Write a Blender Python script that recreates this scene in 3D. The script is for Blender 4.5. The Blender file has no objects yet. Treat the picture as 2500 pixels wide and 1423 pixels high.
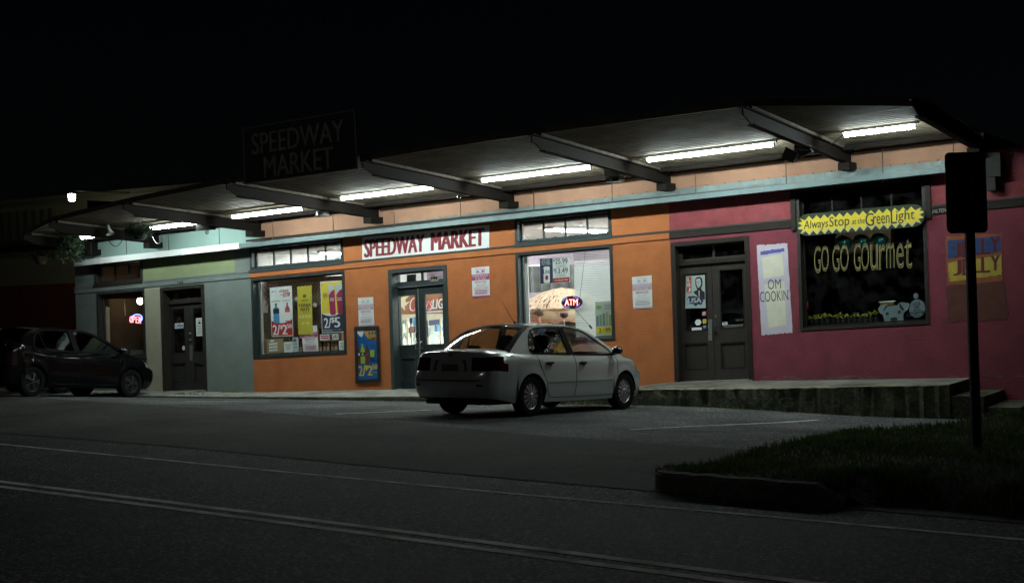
import bpy, bmesh, math, random
from mathutils import Vector, Matrix
from mathutils.geometry import tessellate_polygon
random.seed(11)
scene = bpy.context.scene
COL = scene.collection
# ------------------------------------------------------------------ camera
YAW, ROLL = math.radians(31.016), math.radians(-1.808)
CAM = Vector((0.0, -24.136, 2.06)); FPX = 3472.2; CX, CY = 1250.0, 711.5
FW = Vector((-math.sin(YAW), math.cos(YAW), 0)); R0 = Vector((math.cos(YAW), math.sin(YAW), 0)); U0 = Vector((0, 0, 1))
RT = R0*math.cos(ROLL) + U0*math.sin(ROLL); UP = -R0*math.sin(ROLL) + U0*math.cos(ROLL)
cam_d = bpy.data.cameras.new('camera'); cam = bpy.data.objects.new('camera', cam_d); COL.objects.link(cam)
cam_d.sensor_width = 36; cam_d.lens = 50; cam_d.clip_start = 0.1; cam_d.clip_end = 2000
m4 = Matrix((RT, UP, -FW)).transposed().to_4x4(); m4.translation = CAM; cam.matrix_world = m4
scene.camera = cam
# ------------------------------------------------------------------ world, added fill light, exposure
world = bpy.data.worlds.new('World'); scene.world = world; world.use_nodes = True
wn = world.node_tree.nodes; wl = world.node_tree.links
sky = wn.new('ShaderNodeTexSky'); sky.sky_type = 'NISHITA'; sky.sun_disc = False
SUN_EL, SUN_AZ = math.radians(48), math.radians(200)
sky.sun_elevation = SUN_EL; sky.sun_rotation = SUN_AZ
bg = wn['Background']; bg.inputs['Strength'].default_value = 0.0002
wl.new(sky.outputs[0], bg.inputs['Color'])
sun_d = bpy.data.lights.new('street_fill', 'SUN'); sun_d.energy = 0.04; sun_d.angle = math.radians(2); sun_d.color = (1, .93, .84)  # dim sun lamp added as fill, standing in for street lamps behind the camera
sun = bpy.data.objects.new('street_fill', sun_d); COL.objects.link(sun)
sdir = Vector((math.sin(SUN_AZ)*math.cos(SUN_EL), math.cos(SUN_AZ)*math.cos(SUN_EL), math.sin(SUN_EL)))
sun.rotation_euler = (-sdir).to_track_quat('-Z', 'Y').to_euler()
vs = scene.view_settings; vs.view_transform = 'Standard'; vs.look = 'None'; vs.exposure = 0.0; vs.gamma = 1.0; vs.use_curve_mapping = False
scene.render.engine = 'CYCLES'
scene.cycles.use_denoising = True; scene.cycles.filter_width = 1.5
scene.cycles.max_bounces = 8; scene.cycles.transparent_max_bounces = 24; scene.cycles.diffuse_bounces = 4
scene.cycles.sample_clamp_indirect = 6.0
TUBE = 116.0          # strength of the fluorescent tubes under the canopy
INSIDE = 80.0         # strength of the shop's ceiling tubes
# ------------------------------------------------------------------ photo rays -> points on the facade and the ground
G = 0.03845          # the building's courses climb to the right with the street
def ray(px, py): return FW + RT*((px-CX)/FPX) - UP*((py-CY)/FPX)
def aty(px, py, y=0.0):
    d = ray(px, py); return CAM + d*((y-CAM.y)/d.y)
def atz(px, py, z):
    d = ray(px, py); return CAM + d*((z-CAM.z)/d.z)
def atx(px, py, x):
    d = ray(px, py); return CAM + d*((x-CAM.x)/d.x)
def fl(px, py, y=0.0):
    p = aty(px, py, y); return p.x, p.z - G*p.x
def lerp(a, b, t): return a + (b-a)*t
def interp(x, pts):
    if x <= pts[0][0]: return pts[0][1]
    for (a, b), (c, d) in zip(pts, pts[1:]):
        if x <= c: return lerp(b, d, (x-a)/(c-a))
    return pts[-1][1]
def sstep(a, b, x):
    t = max(0, min(1, (x-a)/(b-a))); return t*t*(3-2*t)
# ------------------------------------------------------------------ materials
MATS = {}
def M(name, col, rough=.6, metal=0.0, var=.12, vs_=6.0, bump=0.0, bs=120.0, emit=0.0, ecol=None, coat=0.0, stain=None, st_s=1.2, spec=None, sub=None):
    if name in MATS: return MATS[name]
    m = bpy.data.materials.new(name); m.use_nodes = True; nt = m.node_tree; N = nt.nodes; L = nt.links
    b = N['Principled BSDF']; b.inputs['Roughness'].default_value = rough; b.inputs['Metallic'].default_value = metal
    if spec is not None: b.inputs['Specular IOR Level'].default_value = spec
    if coat: b.inputs['Coat Weight'].default_value = coat; b.inputs['Coat Roughness'].default_value = .06
    tc = N.new('ShaderNodeTexCoord'); geo = N.new('ShaderNodeNewGeometry')
    no = N.new('ShaderNodeTexNoise'); no.inputs['Scale'].default_value = vs_; no.inputs['Detail'].default_value = 6; no.inputs['Roughness'].default_value = .62
    L.new(geo.outputs['Position'], no.inputs['Vector'])
    rmp = N.new('ShaderNodeMapRange'); rmp.inputs['From Min'].default_value = .28; rmp.inputs['From Max'].default_value = .72
    rmp.inputs['To Min'].default_value = 1-var; rmp.inputs['To Max'].default_value = 1+var
    L.new(no.outputs['Fac'], rmp.inputs['Value'])
    mul = N.new('ShaderNodeVectorMath'); mul.operation = 'SCALE'; mul.inputs[0].default_value = col[:3]
    L.new(rmp.outputs[0], mul.inputs['Scale']); out = mul.outputs[0]
    if stain:
        mp = N.new('ShaderNodeMapping'); mp.inputs['Scale'].default_value = (1, 1, .45); L.new(geo.outputs['Position'], mp.inputs['Vector'])
        n2 = N.new('ShaderNodeTexNoise'); n2.inputs['Scale'].default_value = st_s; n2.inputs['Detail'].default_value = 8; n2.inputs['Roughness'].default_value = .7
        L.new(mp.outputs[0], n2.inputs['Vector'])
        r2 = N.new('ShaderNodeMapRange'); r2.inputs['From Min'].default_value = .52; r2.inputs['From Max'].default_value = .74; r2.inputs['To Max'].default_value = .75
        L.new(n2.outputs['Fac'], r2.inputs['Value'])
        mx = N.new('ShaderNodeMix'); mx.data_type = 'RGBA'; mx.inputs['B'].default_value = (*stain, 1)
        L.new(r2.outputs[0], mx.inputs['Factor']); L.new(out, mx.inputs['A']); out = mx.outputs['Result']
    L.new(out, b.inputs['Base Color'])
    if bump:
        n3 = N.new('ShaderNodeTexNoise'); n3.inputs['Scale'].default_value = bs; n3.inputs['Detail'].default_value = 5
        L.new(geo.outputs['Position'], n3.inputs['Vector'])
        bp = N.new('ShaderNodeBump'); bp.inputs['Strength'].default_value = bump; bp.inputs['Distance'].default_value = .02
        L.new(n3.outputs['Fac'], bp.inputs['Height']); L.new(bp.outputs[0], b.inputs['Normal'])
    if emit:
        b.inputs['Emission Color'].default_value = (*(ecol or col), 1); b.inputs['Emission Strength'].default_value = emit
    MATS[name] = m; return m
def glass(name, tint=(.93, .96, .95), base=.05, dirt=0.0):
    if name in MATS: return MATS[name]
    m = bpy.data.materials.new(name); m.use_nodes = True; nt = m.node_tree; N = nt.nodes; L = nt.links
    N.remove(N['Principled BSDF']); o = N['Material Output']
    tr = N.new('ShaderNodeBsdfTransparent'); tr.inputs[0].default_value = (*tint, 1)
    gl = N.new('ShaderNodeBsdfGlossy'); gl.inputs['Roughness'].default_value = .03; gl.inputs['Color'].default_value = (1, 1, 1, 1)
    lw = N.new('ShaderNodeLayerWeight'); lw.inputs['Blend'].default_value = .5
    pw = N.new('ShaderNodeMath'); pw.operation = 'POWER'; pw.inputs[1].default_value = 4.0; L.new(lw.outputs['Facing'], pw.inputs[0])
    ma = N.new('ShaderNodeMath'); ma.operation = 'MULTIPLY_ADD'; ma.inputs[1].default_value = .85; ma.inputs[2].default_value = base; L.new(pw.outputs[0], ma.inputs[0])
    mx = N.new('ShaderNodeMixShader'); L.new(ma.outputs[0], mx.inputs[0]); L.new(tr.outputs[0], mx.inputs[1]); L.new(gl.outputs[0], mx.inputs[2])
    last = mx.outputs[0]
    if dirt:
        df = N.new('ShaderNodeBsdfDiffuse'); df.inputs[0].default_value = (.55, .56, .52, 1)
        geo = N.new('ShaderNodeNewGeometry'); no = N.new('ShaderNodeTexNoise'); no.inputs['Scale'].default_value = 5; no.inputs['Detail'].default_value = 8
        L.new(geo.outputs['Position'], no.inputs['Vector'])
        mr = N.new('ShaderNodeMapRange'); mr.inputs['From Min'].default_value = .45; mr.inputs['From Max'].default_value = .8; mr.inputs['To Max'].default_value = dirt; L.new(no.outputs['Fac'], mr.inputs['Value'])
        m2 = N.new('ShaderNodeMixShader'); L.new(mr.outputs[0], m2.inputs[0]); L.new(last, m2.inputs[1]); L.new(df.outputs[0], m2.inputs[2]); last = m2.outputs[0]
    L.new(last, o.inputs['Surface']); MATS[name] = m; return m
def E(name, col, strength):
    return M(name, (.8, .8, .8), .5, var=.0, emit=strength, ecol=col)
# ------------------------------------------------------------------ mesh builder
class MB:
    def __init__(s): s.v = []; s.f = []
    def add(s, vs_, fs): 
        o = len(s.v); s.v += [Vector(p) for p in vs_]; s.f += [tuple(i+o for i in q) for q in fs]; return s
    def box(s, x0, x1, y0, y1, z0, z1, sh=False):
        k = G if sh else 0
        P = [(x, y, z + k*x) for z in (z0, z1) for y in (y0, y1) for x in (x0, x1)]
        return s.add(P, [(0, 2, 3, 1), (4, 5, 7, 6), (0, 1, 5, 4), (2, 6, 7, 3), (0, 4, 6, 2), (1, 3, 7, 5)])
    def hexa(s, P): return s.add(P, [(0, 2, 3, 1), (4, 5, 7, 6), (0, 1, 5, 4), (2, 6, 7, 3), (0, 4, 6, 2), (1, 3, 7, 5)])
    def tube(s, pts, r, n=8, cap=True):
        pts = [Vector(p) for p in pts]; rs = r if isinstance(r, (list, tuple)) else [r]*len(pts); o = len(s.v)
        for i, p in enumerate(pts):
            t = (pts[min(i+1, len(pts)-1)] - pts[max(i-1, 0)]).normalized()
            a = t.cross(Vector((0, 0, 1))); 
            if a.length < .05: a = t.cross(Vector((1, 0, 0)))
            a.normalize(); b = t.cross(a)
            for k in range(n):
                an = 2*math.pi*k/n; s.v.append(p + (a*math.cos(an) + b*math.sin(an))*rs[i])
        for i in range(len(pts)-1):
            for k in range(n):
                k2 = (k+1) % n; s.f.append((o+i*n+k, o+i*n+k2, o+(i+1)*n+k2, o+(i+1)*n+k))
        if cap: s.f.append(tuple(o+k for k in range(n))); s.f.append(tuple(o+(len(pts)-1)*n+k for k in reversed(range(n))))
        return s
    def lathe(s, c, prof, n=16, axis='z', a0=0, a1=2*math.pi):
        o = len(s.v); c = Vector(c); full = abs(a1-a0-2*math.pi) < 1e-6; m = n if full else n+1
        for r, h in prof:
            for k in range(m):
                an = a0 + (a1-a0)*k/n; x, y = r*math.cos(an), r*math.sin(an)
                s.v.append(c + (Vector((x, y, h)) if axis == 'z' else Vector((x, h, y)) if axis == 'y' else Vector((h, x, y))))
        for i in range(len(prof)-1):
            for k in range(n):
                k2 = (k+1) % m; s.f.append((o+i*m+k, o+i*m+k2, o+(i+1)*m+k2, o+(i+1)*m+k))
        return s
    def poly(s, outer, holes=(), put=None, d0=0.0, d1=None):
        """filled 2-D outline with holes; put(a, b, depth) -> point; d1 gives it thickness"""
        loops = [list(outer)] + [list(h) for h in holes]
        tri = tessellate_polygon([[Vector((a, b, 0)) for a, b in l] for l in loops])
        flat = [q for l in loops for q in l]; o = len(s.v); n = len(flat)
        s.v += [Vector(put(a, b, d0)) for a, b in flat]; s.f += [tuple(o+i for i in t) for t in tri]
        if d1 is not None:
            s.v += [Vector(put(a, b, d1)) for a, b in flat]; s.f += [tuple(o+n+i for i in reversed(t)) for t in tri]
            st = 0
            for l in loops:
                for i in range(len(l)):
                    a, b = o+st+i, o+st+(i+1) % len(l); s.f.append((a, b, b+n, a+n))
                st += len(l)
        return s
    def fac(s, outer, holes=(), y0=0.0, y1=None):
        return s.poly(outer, holes, lambda a, b, d: (a, d, b + G*a), y0, y1)
def rect(a0, a1, b0, b1): return [(a0, b0), (a1, b0), (a1, b1), (a0, b1)]
def mesh_of(name, mb, mat, org, smooth=False):
    me = bpy.data.meshes.new(name); me.from_pydata([v-org for v in mb.v], [], mb.f); me.update()
    bm = bmesh.new(); bm.from_mesh(me); bmesh.ops.recalc_face_normals(bm, faces=bm.faces); bm.to_mesh(me); bm.free()
    if mat: me.materials.append(mat)
    if smooth:
        for p in me.polygons: p.use_smooth = True
        try: me.set_sharp_from_angle(angle=math.radians(smooth if smooth is not True else 40))
        except Exception: pass
    return me
def tag(o, label=None, cat=None, group=None, kind=None):
    for k, v in (('label', label), ('category', cat), ('group', group), ('kind', kind)):
        if v: o[k] = v
    return o
def thing(name, loc, label, cat, group=None):
    o = bpy.data.objects.new(name, None); COL.objects.link(o); o.location = loc; o.empty_display_size = .1
    bpy.context.view_layer.update() if False else None
    o['_org'] = list(loc); return tag(o, label, cat, group)
def obj(name, mb, mat, parent=None, label=None, cat=None, group=None, kind=None, smooth=False, org=None):
    """world-space geometry -> one mesh object; a child shares the origin of its thing"""
    if parent is not None: og = Vector(parent['_org'])
    elif org is not None: og = Vector(org)
    else:
        xs = [v.x for v in mb.v]; ys = [v.y for v in mb.v]; zs = [v.z for v in mb.v]
        og = Vector(((min(xs)+max(xs))/2, (min(ys)+max(ys))/2, min(zs)))
    o = bpy.data.objects.new(name, mesh_of(name, mb, mat, og, smooth)); COL.objects.link(o)
    if parent is None: o.location = og
    else: o.parent = parent
    o['_org'] = list(og); return tag(o, label, cat, group, kind)
def dup(o, dloc, parent=None, rotz=0.0, **kw):
    c = o.copy(); COL.objects.link(c); c.parent = parent
    if parent is None: c.location = Vector(o.location) + Vector(dloc); c.rotation_euler.z += rotz
    for k in [k for k in ('label',) if parent is None and k in c]: del c[k]
    tag(c, **kw)
    for ch in [h for h in bpy.data.objects if h.parent == o]: dup(ch, (0, 0, 0), c)
    return c
# ------------------------------------------------------------------ lettering
_tc = {}
def text_geo(body, bold=0.0, shear=0.0, space=1.0):
    key = (body, bold, shear, space)
    if key not in _tc:
        cu = bpy.data.curves.new('t', 'FONT'); cu.body = body; cu.size = 1; cu.offset = bold; cu.shear = shear; cu.resolution_u = 3; cu.space_character = space; cu.align_x = 'LEFT'
        ob = bpy.data.objects.new('t', cu); me = ob.to_mesh()
        V = [(v.co.x, v.co.y) for v in me.vertices]; F = [tuple(p.vertices) for p in me.polygons]
        ob.to_mesh_clear(); bpy.data.objects.remove(ob); bpy.data.curves.remove(cu)
        xs = [a for a, b in V] or [0]; ys = [b for a, b in V] or [0]
        x0, x1, y0, y1 = min(xs), max(xs), min(ys), max(ys)
        _tc[key] = ([((a-x0)/max(x1-x0, 1e-6), (b-y0)/max(y1-y0, 1e-6)) for a, b in V], F)
    return _tc[key]
class Sheet:
    """a flat thing (poster, sign, painted patch) spanned by four corner points TL TR BR BL; s to the right, t down"""
    def __init__(s, c, out=Vector((0, -1, 0))): s.c = [Vector(p) for p in c]; s.out = Vector(out).normalized()
    @classmethod
    def px(cls, corners, y=0.0): return cls([aty(a, b, y) for a, b in corners])
    def at(s, a, b, d=0.0):
        T = s.c[0].lerp(s.c[1], a); B = s.c[3].lerp(s.c[2], a); return T.lerp(B, b) + s.out*d
    def base(s, th=.004): return MB().poly([(0, 0), (1, 0), (1, 1), (0, 1)], (), s.at, 0.0, th)
    def poly(s, pts, d=.007, mb=None, holes=()): return (mb or MB()).poly(pts, holes, s.at, d)
    def rect(s, a0, b0, a1, b1, d=.007, mb=None): return s.poly([(a0, b0), (a1, b0), (a1, b1), (a0, b1)], d, mb)
    def ell(s, a, b, ra, rb, d=.007, mb=None, n=20): return s.poly([(a+ra*math.cos(2*math.pi*k/n), b+rb*math.sin(2*math.pi*k/n)) for k in range(n)], d, mb)
    def text(s, body, a0, b0, a1, b1, d=.010, mb=None, bold=.01, shear=0.0, space=1.0, fat=0.0):
        if bold > 0: fat, bold = bold*3.0*(a1-a0)/max(len(body), 1), 0.0
        V, F = text_geo(body, bold, shear, space); mb = mb or MB()
        if fat:
            for k, q in enumerate((-1, -.33, .33)): mb.add([s.at(lerp(a0, a1, u)+q*fat, lerp(b1, b0, v), d-.0006*(k+1)) for u, v in V], F)
        return mb.add([s.at(lerp(a0, a1, u), lerp(b1, b0, v), d) for u, v in V], F)
    def bars(s, a0, a1, b0, b1, n, d=.010, mb=None, fill=.4, rag=.1):
        mb = mb or MB(); h = (b1-b0)/n
        for k in range(n):
            q = random.random()*rag; s.rect(a0+q*(a1-a0), b0+k*h, a1-q*(a1-a0), b0+k*h+h*fill, d, mb)
        return mb
def bottle_pts(cx, w, t0, t1, neck=.28):
    """outline of a drinks bottle in sheet coordinates"""
    h = t1-t0; R = [(.16, 0), (.16, .07), (.13, .08), (.14, .14), (.4, .27), (.5, .36), (.5, .52), (.44, .58), (.5, .66), (.48, 1)]
    return [(cx-r*w, t0+h*t) for r, t in R] + [(cx+r*w, t0+h*t) for r, t in reversed(R)]
# ------------------------------------------------------------------ ground materials
def ground_mat(name, dark, light, scale, rough, spots=None, bump=.5, bs=160, patch=.6, glint=0.0):
    m = M(name, dark, rough, var=.0, bump=bump, bs=bs, spec=.10); nt = m.node_tree; N = nt.nodes; L = nt.links; b = N['Principled BSDF']
    geo = N.new('ShaderNodeNewGeometry')
    big = N.new('ShaderNodeTexNoise'); big.inputs['Scale'].default_value = patch; big.inputs['Detail'].default_value = 6; big.inputs['Roughness'].default_value = .6; L.new(geo.outputs['Position'], big.inputs['Vector'])
    fine = N.new('ShaderNodeTexVoronoi'); fine.inputs['Scale'].default_value = scale; L.new(geo.outputs['Position'], fine.inputs['Vector'])
    fr = N.new('ShaderNodeMapRange'); fr.inputs['From Min'].default_value = .0; fr.inputs['From Max'].default_value = 1.0
    sp = N.new('ShaderNodeSeparateColor'); L.new(fine.outputs['Color'], sp.inputs[0]); pw = N.new('ShaderNodeMath'); pw.operation = 'POWER'; pw.inputs[1].default_value = 4; L.new(sp.outputs[0], pw.inputs[0])
    mr = N.new('ShaderNodeMapRange'); mr.inputs['From Min'].default_value = .3; mr.inputs['From Max'].default_value = .7; mr.inputs['To Min'].default_value = .42; mr.inputs['To Max'].default_value = 1.45; L.new(big.outputs['Fac'], mr.inputs['Value'])
    mx = N.new('ShaderNodeMix'); mx.data_type = 'RGBA'; mx.inputs['A'].default_value = (*dark, 1); mx.inputs['B'].default_value = (*light, 1); L.new(pw.outputs[0], mx.inputs['Factor'])
    sc = N.new('ShaderNodeVectorMath'); sc.operation = 'SCALE'; L.new(mx.outputs['Result'], sc.inputs[0]); L.new(mr.outputs[0], sc.inputs['Scale']); out = sc.outputs[0]
    if spots:
        wv = N.new('ShaderNodeTexNoise'); wv.inputs['Scale'].default_value = 2.3; wv.inputs['Detail'].default_value = 9; wv.inputs['Roughness'].default_value = .75; L.new(geo.outputs['Position'], wv.inputs['Vector'])
        r = N.new('ShaderNodeMapRange'); r.inputs['From Min'].default_value = .56; r.inputs['From Max'].default_value = .72; r.inputs['To Max'].default_value = .7; L.new(wv.outputs['Fac'], r.inputs['Value'])
        m2 = N.new('ShaderNodeMix'); m2.data_type = 'RGBA'; m2.inputs['B'].default_value = (*spots, 1); L.new(r.outputs[0], m2.inputs['Factor']); L.new(out, m2.inputs['A']); out = m2.outputs['Result']
    L.new(out, b.inputs['Base Color'])
    rr = N.new('ShaderNodeMapRange'); rr.inputs['To Min'].default_value = min(rough+.08, .95); rr.inputs['To Max'].default_value = min(rough+.25, 1); L.new(big.outputs['Fac'], rr.inputs['Value']); L.new(rr.outputs[0], b.inputs['Roughness'])
    return m
m_road = ground_mat('road_asphalt', (.024, .027, .029), (.26, .28, .28), 48, .62, (.022, .023, .024), bump=.9, bs=70)
m_lot = ground_mat('lot_asphalt', (.064, .068, .069), (.34, .35, .35), 52, .66, (.035, .035, .034), bump=.9, bs=80)
m_apron = ground_mat('apron_concrete', (.062, .058, .052), (.12, .115, .105), 40, .75, (.040, .037, .034), bump=.4, bs=60)
m_walk = ground_mat('pavement_concrete', (.30, .30, .27), (.42, .41, .37), 50, .8, (.17, .17, .15), bump=.5, bs=60, patch=1.5)
m_moss = ground_mat('mossy_concrete', (.085, .09, .06), (.16, .16, .11), 30, .9, (.035, .042, .022), bump=.8, bs=30, patch=2.0)
m_paint = ground_mat('worn_road_paint', (.62, .62, .60), (.7, .7, .66), 50, .7, (.22, .22, .21), bump=.5, bs=80, patch=3)
m_yellow = ground_mat('worn_yellow_paint', (.70, .71, .68), (.8, .8, .76), 50, .7, (.26, .26, .25), bump=.5, bs=80, patch=3)
m_soil = ground_mat('verge_soil', (.018, .02, .011), (.04, .042, .02), 30, .95, bump=.8, bs=30)
m_kerb = ground_mat('kerb_concrete', (.10, .095, .09), (.17, .16, .15), 30, .85, (.05, .048, .045), bump=.5, bs=40)
# ------------------------------------------------------------------ heights
ROADZ = .25
def lot_z(x, y):
    t = max(0.0, min(1.0, (-1.3-y)/(-1.3-lot_edge(x)))); z = -.03 + (ROADZ+.03)*t
    return z - .13*sstep(-10.5, -6.2, x)*sstep(-8.5, -3.0, y)
def road_edge(x): return interp(x, [(-80, -4.0), (-40, -5.6), (-16.98, -10.37), (-12.68, -11.1), (-9.2, -11.96), (-6.97, -12.43), (-5.52, -12.72), (-2.19, -13.36), (10, -15.5), (60, -24)])
def lot_edge(x): return interp(x, [(-80, -1.0), (-40, -1.8), (-24, -4.55), (-16, -6.5), (-12, -7.6), (-8.7, -8.85), (-6.3, -9.4), (10, -13), (60, -22)])
def sheet_grid(name, xs, yfun0, yfun1, ny, zf, mat, **kw):
    mb = MB(); n = ny+1
    for x in xs:
        for k in range(n):
            y = lerp(yfun0(x), yfun1(x), k/ny); mb.v.append(Vector((x, y, zf(x, y))))
    for i in range(len(xs)-1):
        for k in range(ny): mb.f.append((i*n+k, (i+1)*n+k, (i+1)*n+k+1, i*n+k+1))
    return obj(name, mb, mat, smooth=True, **kw)
xs = [-80+i*2 for i in range(24)] + [-32+i*.8 for i in range(55)] + [12+i*6 for i in range(9)]
g = MB(); g.add([(-400, -400, -.9), (400, -400, -.9), (400, 400, -.9), (-400, 400, -.9)], [(0, 1, 2, 3)])
obj('ground', g, m_soil, kind='structure', org=(0, 0, -.9))
sheet_grid('road', xs, lambda x: road_edge(x)-60, lambda x: road_edge(x)+.05, 14, lambda x, y: ROADZ, m_road, kind='structure', org=(0, 0, 0))
sheet_grid('concrete_apron', xs, road_edge, lot_edge, 6, lambda x, y: ROADZ+.006, m_apron, kind='structure', org=(0, 0, 0))
sheet_grid('parking_lot', xs, lambda x: lot_edge(x)+.01, lambda x: 0.2 if x > -26.9 else 30.0, 24, lot_z, m_lot, kind='structure', org=(0, 0, 0))
# painted lines
def line(name, pts, w, z, mat, **kw):
    mb = MB(); P = [Vector((x, y, 0)) for x, y in pts]
    for i, p in enumerate(P):
        t = (P[min(i+1, len(P)-1)]-P[max(i-1, 0)]).normalized(); n = Vector((-t.y, t.x, 0))*w/2
        for q in (p-n, p+n): mb.v.append(Vector((q.x, q.y, (z(q.x, q.y) if callable(z) else z))))
    mb.f = [(2*i, 2*i+1, 2*i+3, 2*i+2) for i in range(len(P)-1)]
    return obj(name, mb, mat, kind='structure', **kw)
def pl(pts, n=30):
    out = []
    for k in range(n+1):
        x = lerp(pts[0][0], pts[-1][0], k/n); out.append((x, interp(x, pts)))
    return out
DBL = [(-60, -5.6), (-12.18, -14.28), (-7.7, -15.06), (-5.24, -15.54), (-3.11, -15.92), (20, -20.2)]
line('road_centre_marking', pl([(a, b+.05) for a, b in DBL]), .10, ROADZ+.004, m_yellow)
line('road_centre_marking', pl([(a, b-.17) for a, b in DBL]), .10, ROADZ+.004, m_yellow)
line('road_edge_marking', pl([(-60, -2.6), (-15.61, -11.49), (-10.58, -12.48), (-7.36, -13.12), (-5.08, -13.5), (-2.37, -13.95), (20, -18)]), .07, ROADZ+.004, m_paint)
for a, b in (((-13.97, -6.4), (-13.5, -4.45)), ((-8.42, -7.2), (-7.35, -2.75)), ((-19.6, -3.9), (-18.7, -2.5))):
    line('parking_bay_marking', [(lerp(a[0], b[0], k/12), lerp(a[1], b[1], k/12)) for k in range(13)], .085, lambda x, y: lot_z(x, y)+.005, m_paint)
# concrete joints of the apron (recessed dark seams)
m_seam = M('joint_tar', (.016, .016, .015), .8)
for x0, dx in ((-14.2, .6), (-10.3, .7), (-7.6, .5), (-18.5, .7)):
    a = (x0, road_edge(x0)); b = (x0+dx, lot_edge(x0+dx)-.42)
    line('apron_joint', [(lerp(a[0], b[0], k/8), lerp(a[1], b[1], k/8)) for k in range(9)], .025, ROADZ+.010, m_seam)
# cracks and tar seams in the asphalt
rnd = random.Random(15)
def crack(x, y, ang, ln, zf, w=.012):
    pts = []
    for k in range(26):
        pts.append((x, y)); ang += rnd.gauss(0, .28); x += math.cos(ang)*ln/25; y += math.sin(ang)*ln/25
    line('asphalt_crack', pts, w, zf, m_seam)
for x, y, a, l in ((-15.5, -14.6, 2.9, 3.2), (-9.6, -14.2, .2, 2.6), (-7.0, -13.9, 2.6, 1.8), (-5.2, -16.6, 2.9, 2.2), (-8.2, -16.4, .5, 2.6)): crack(x, y, a, l, ROADZ+.003)
for x, y, a, l in ((-20.5, -3.2, -.2, 3.5), (-16.0, -2.6, -.3, 3.0), (-9.0, -4.4, -.5, 2.8), (-8.0, -6.4, .4, 2.6), (-13.2, -6.3, -.2, 3.0)): crack(x, y, a, l, lambda x, y: lot_z(x, y)+.004)
# pavement along the shops and the raised platform
def walk_back(x): return interp(x, [(-40, .0), (-21.3, 0.0), (-17.5, .10), (-13, .14), (-11.75, .21), (-11.1, .29), (-5.64, .39), (4, .45)])
def walk_front(x): return interp(x, [(-40, -.01), (-21.3, .02), (-17.5, .055), (-13.4, .12), (-12.3, .20), (-11.0, .262), (-9.6, .285), (-7.77, .325), (-5.6, .385), (4, .45)])
def walk_y(x): return interp(x, [(-40, -1.30), (-14.6, -1.30), (-12.5, -1.42), (-11.2, -1.5), (4, -1.5)])
def pavement(name, x0, x1, n, mat_top, mat_side, ragged):
    top = MB(); side = MB(); rnd = random.Random(4)
    for i in range(n+1):
        x = lerp(x0, x1, i/n); j = rnd.uniform(-.018, .018) if ragged else rnd.uniform(-.004, .004); zf = walk_front(x)+j*.3; yf = walk_y(x)+j
        top.v += [Vector((x, .1, walk_back(x))), Vector((x, -.7, lerp(walk_back(x), walk_front(x), .53))), Vector((x, yf, zf)), Vector((x, yf-.012, zf-.015))]
        side.v += [Vector((x, yf-.010, zf-.012)), Vector((x, yf-.015+rnd.uniform(-.012, .012)*ragged, lerp(zf, lot_z(x, yf), .5))), Vector((x, yf-.02, lot_z(x, yf)-.12))]
    for i in range(n):
        for k in range(3): top.f.append((4*i+k, 4*i+k+1, 4*i+5+k, 4*i+4+k))
        for k in range(2): side.f.append((3*i+k, 3*i+k+1, 3*i+4+k, 3*i+3+k))
    e = MB()
    if ragged:
        x = x1; e.add([(x, .1, walk_back(x)), (x, walk_y(x), walk_front(x)), (x, walk_y(x), -.5), (x, .1, -.5)], [(0, 1, 2, 3)])
    root = obj(name, top, mat_top, kind='structure')
    obj('kerb_face', side, mat_side, root)
    if ragged: obj('end_face', e, mat_side, root)
    return root
pavement('pavement', -40, -12.9, 80, m_walk, m_moss, 0)
m_plat = ground_mat('platform_concrete', (.20, .195, .165), (.30, .29, .25), 50, .85, (.10, .10, .08), bump=.6, bs=50, patch=1.5)
plat = pavement('raised_platform', -12.9, -5.66, 90, m_plat, m_moss, 1)
# worn yellow paint left along the platform's edge
yl = MB(); rnd = random.Random(9); xx = -12.2
while xx < -6.4:
    w = rnd.uniform(.05, .34)
    if rnd.random() < .72:
        a = rnd.uniform(.02, .075); yl.add([(xx, walk_y(xx)-.02, walk_front(xx)+.003), (xx+w, walk_y(xx)-.02, walk_front(xx)+.003), (xx+w*.9, walk_y(xx)+a, walk_front(xx)+.006), (xx+w*.15, walk_y(xx)+a*.8, walk_front(xx)+.006)], [(0, 1, 2, 3)])
    xx += w*rnd.uniform(.6, 1.1)
obj('edge_paint', yl, M('old_yellow_edge_paint', (.42, .40, .16), .8, var=.35, vs_=20), plat)
# faded graffiti on the platform's face
gs = Sheet([(-9.6, -1.54, .17), (-7.4, -1.54, .19), (-7.4, -1.54, -.02), (-9.6, -1.54, -.02)])
obj('graffiti', gs.text('SAWGHO', 0, .1, 1, .9, .01, bold=0, space=1.3), M('faded_chalk', (.115, .12, .09), .9, var=.5, vs_=14), plat)
# steps at the right end
def step(x0, x1, y0, y1, zt, name):
    s = MB().box(x0, x1, y0, y1, -.6, zt); o = obj(name, s, m_moss, kind='structure'); return o
step(-5.655, -5.15, -1.46, .05, .20, 'concrete_step'); step(-5.145, -4.62, -1.40, .05, .03, 'concrete_step')
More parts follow.
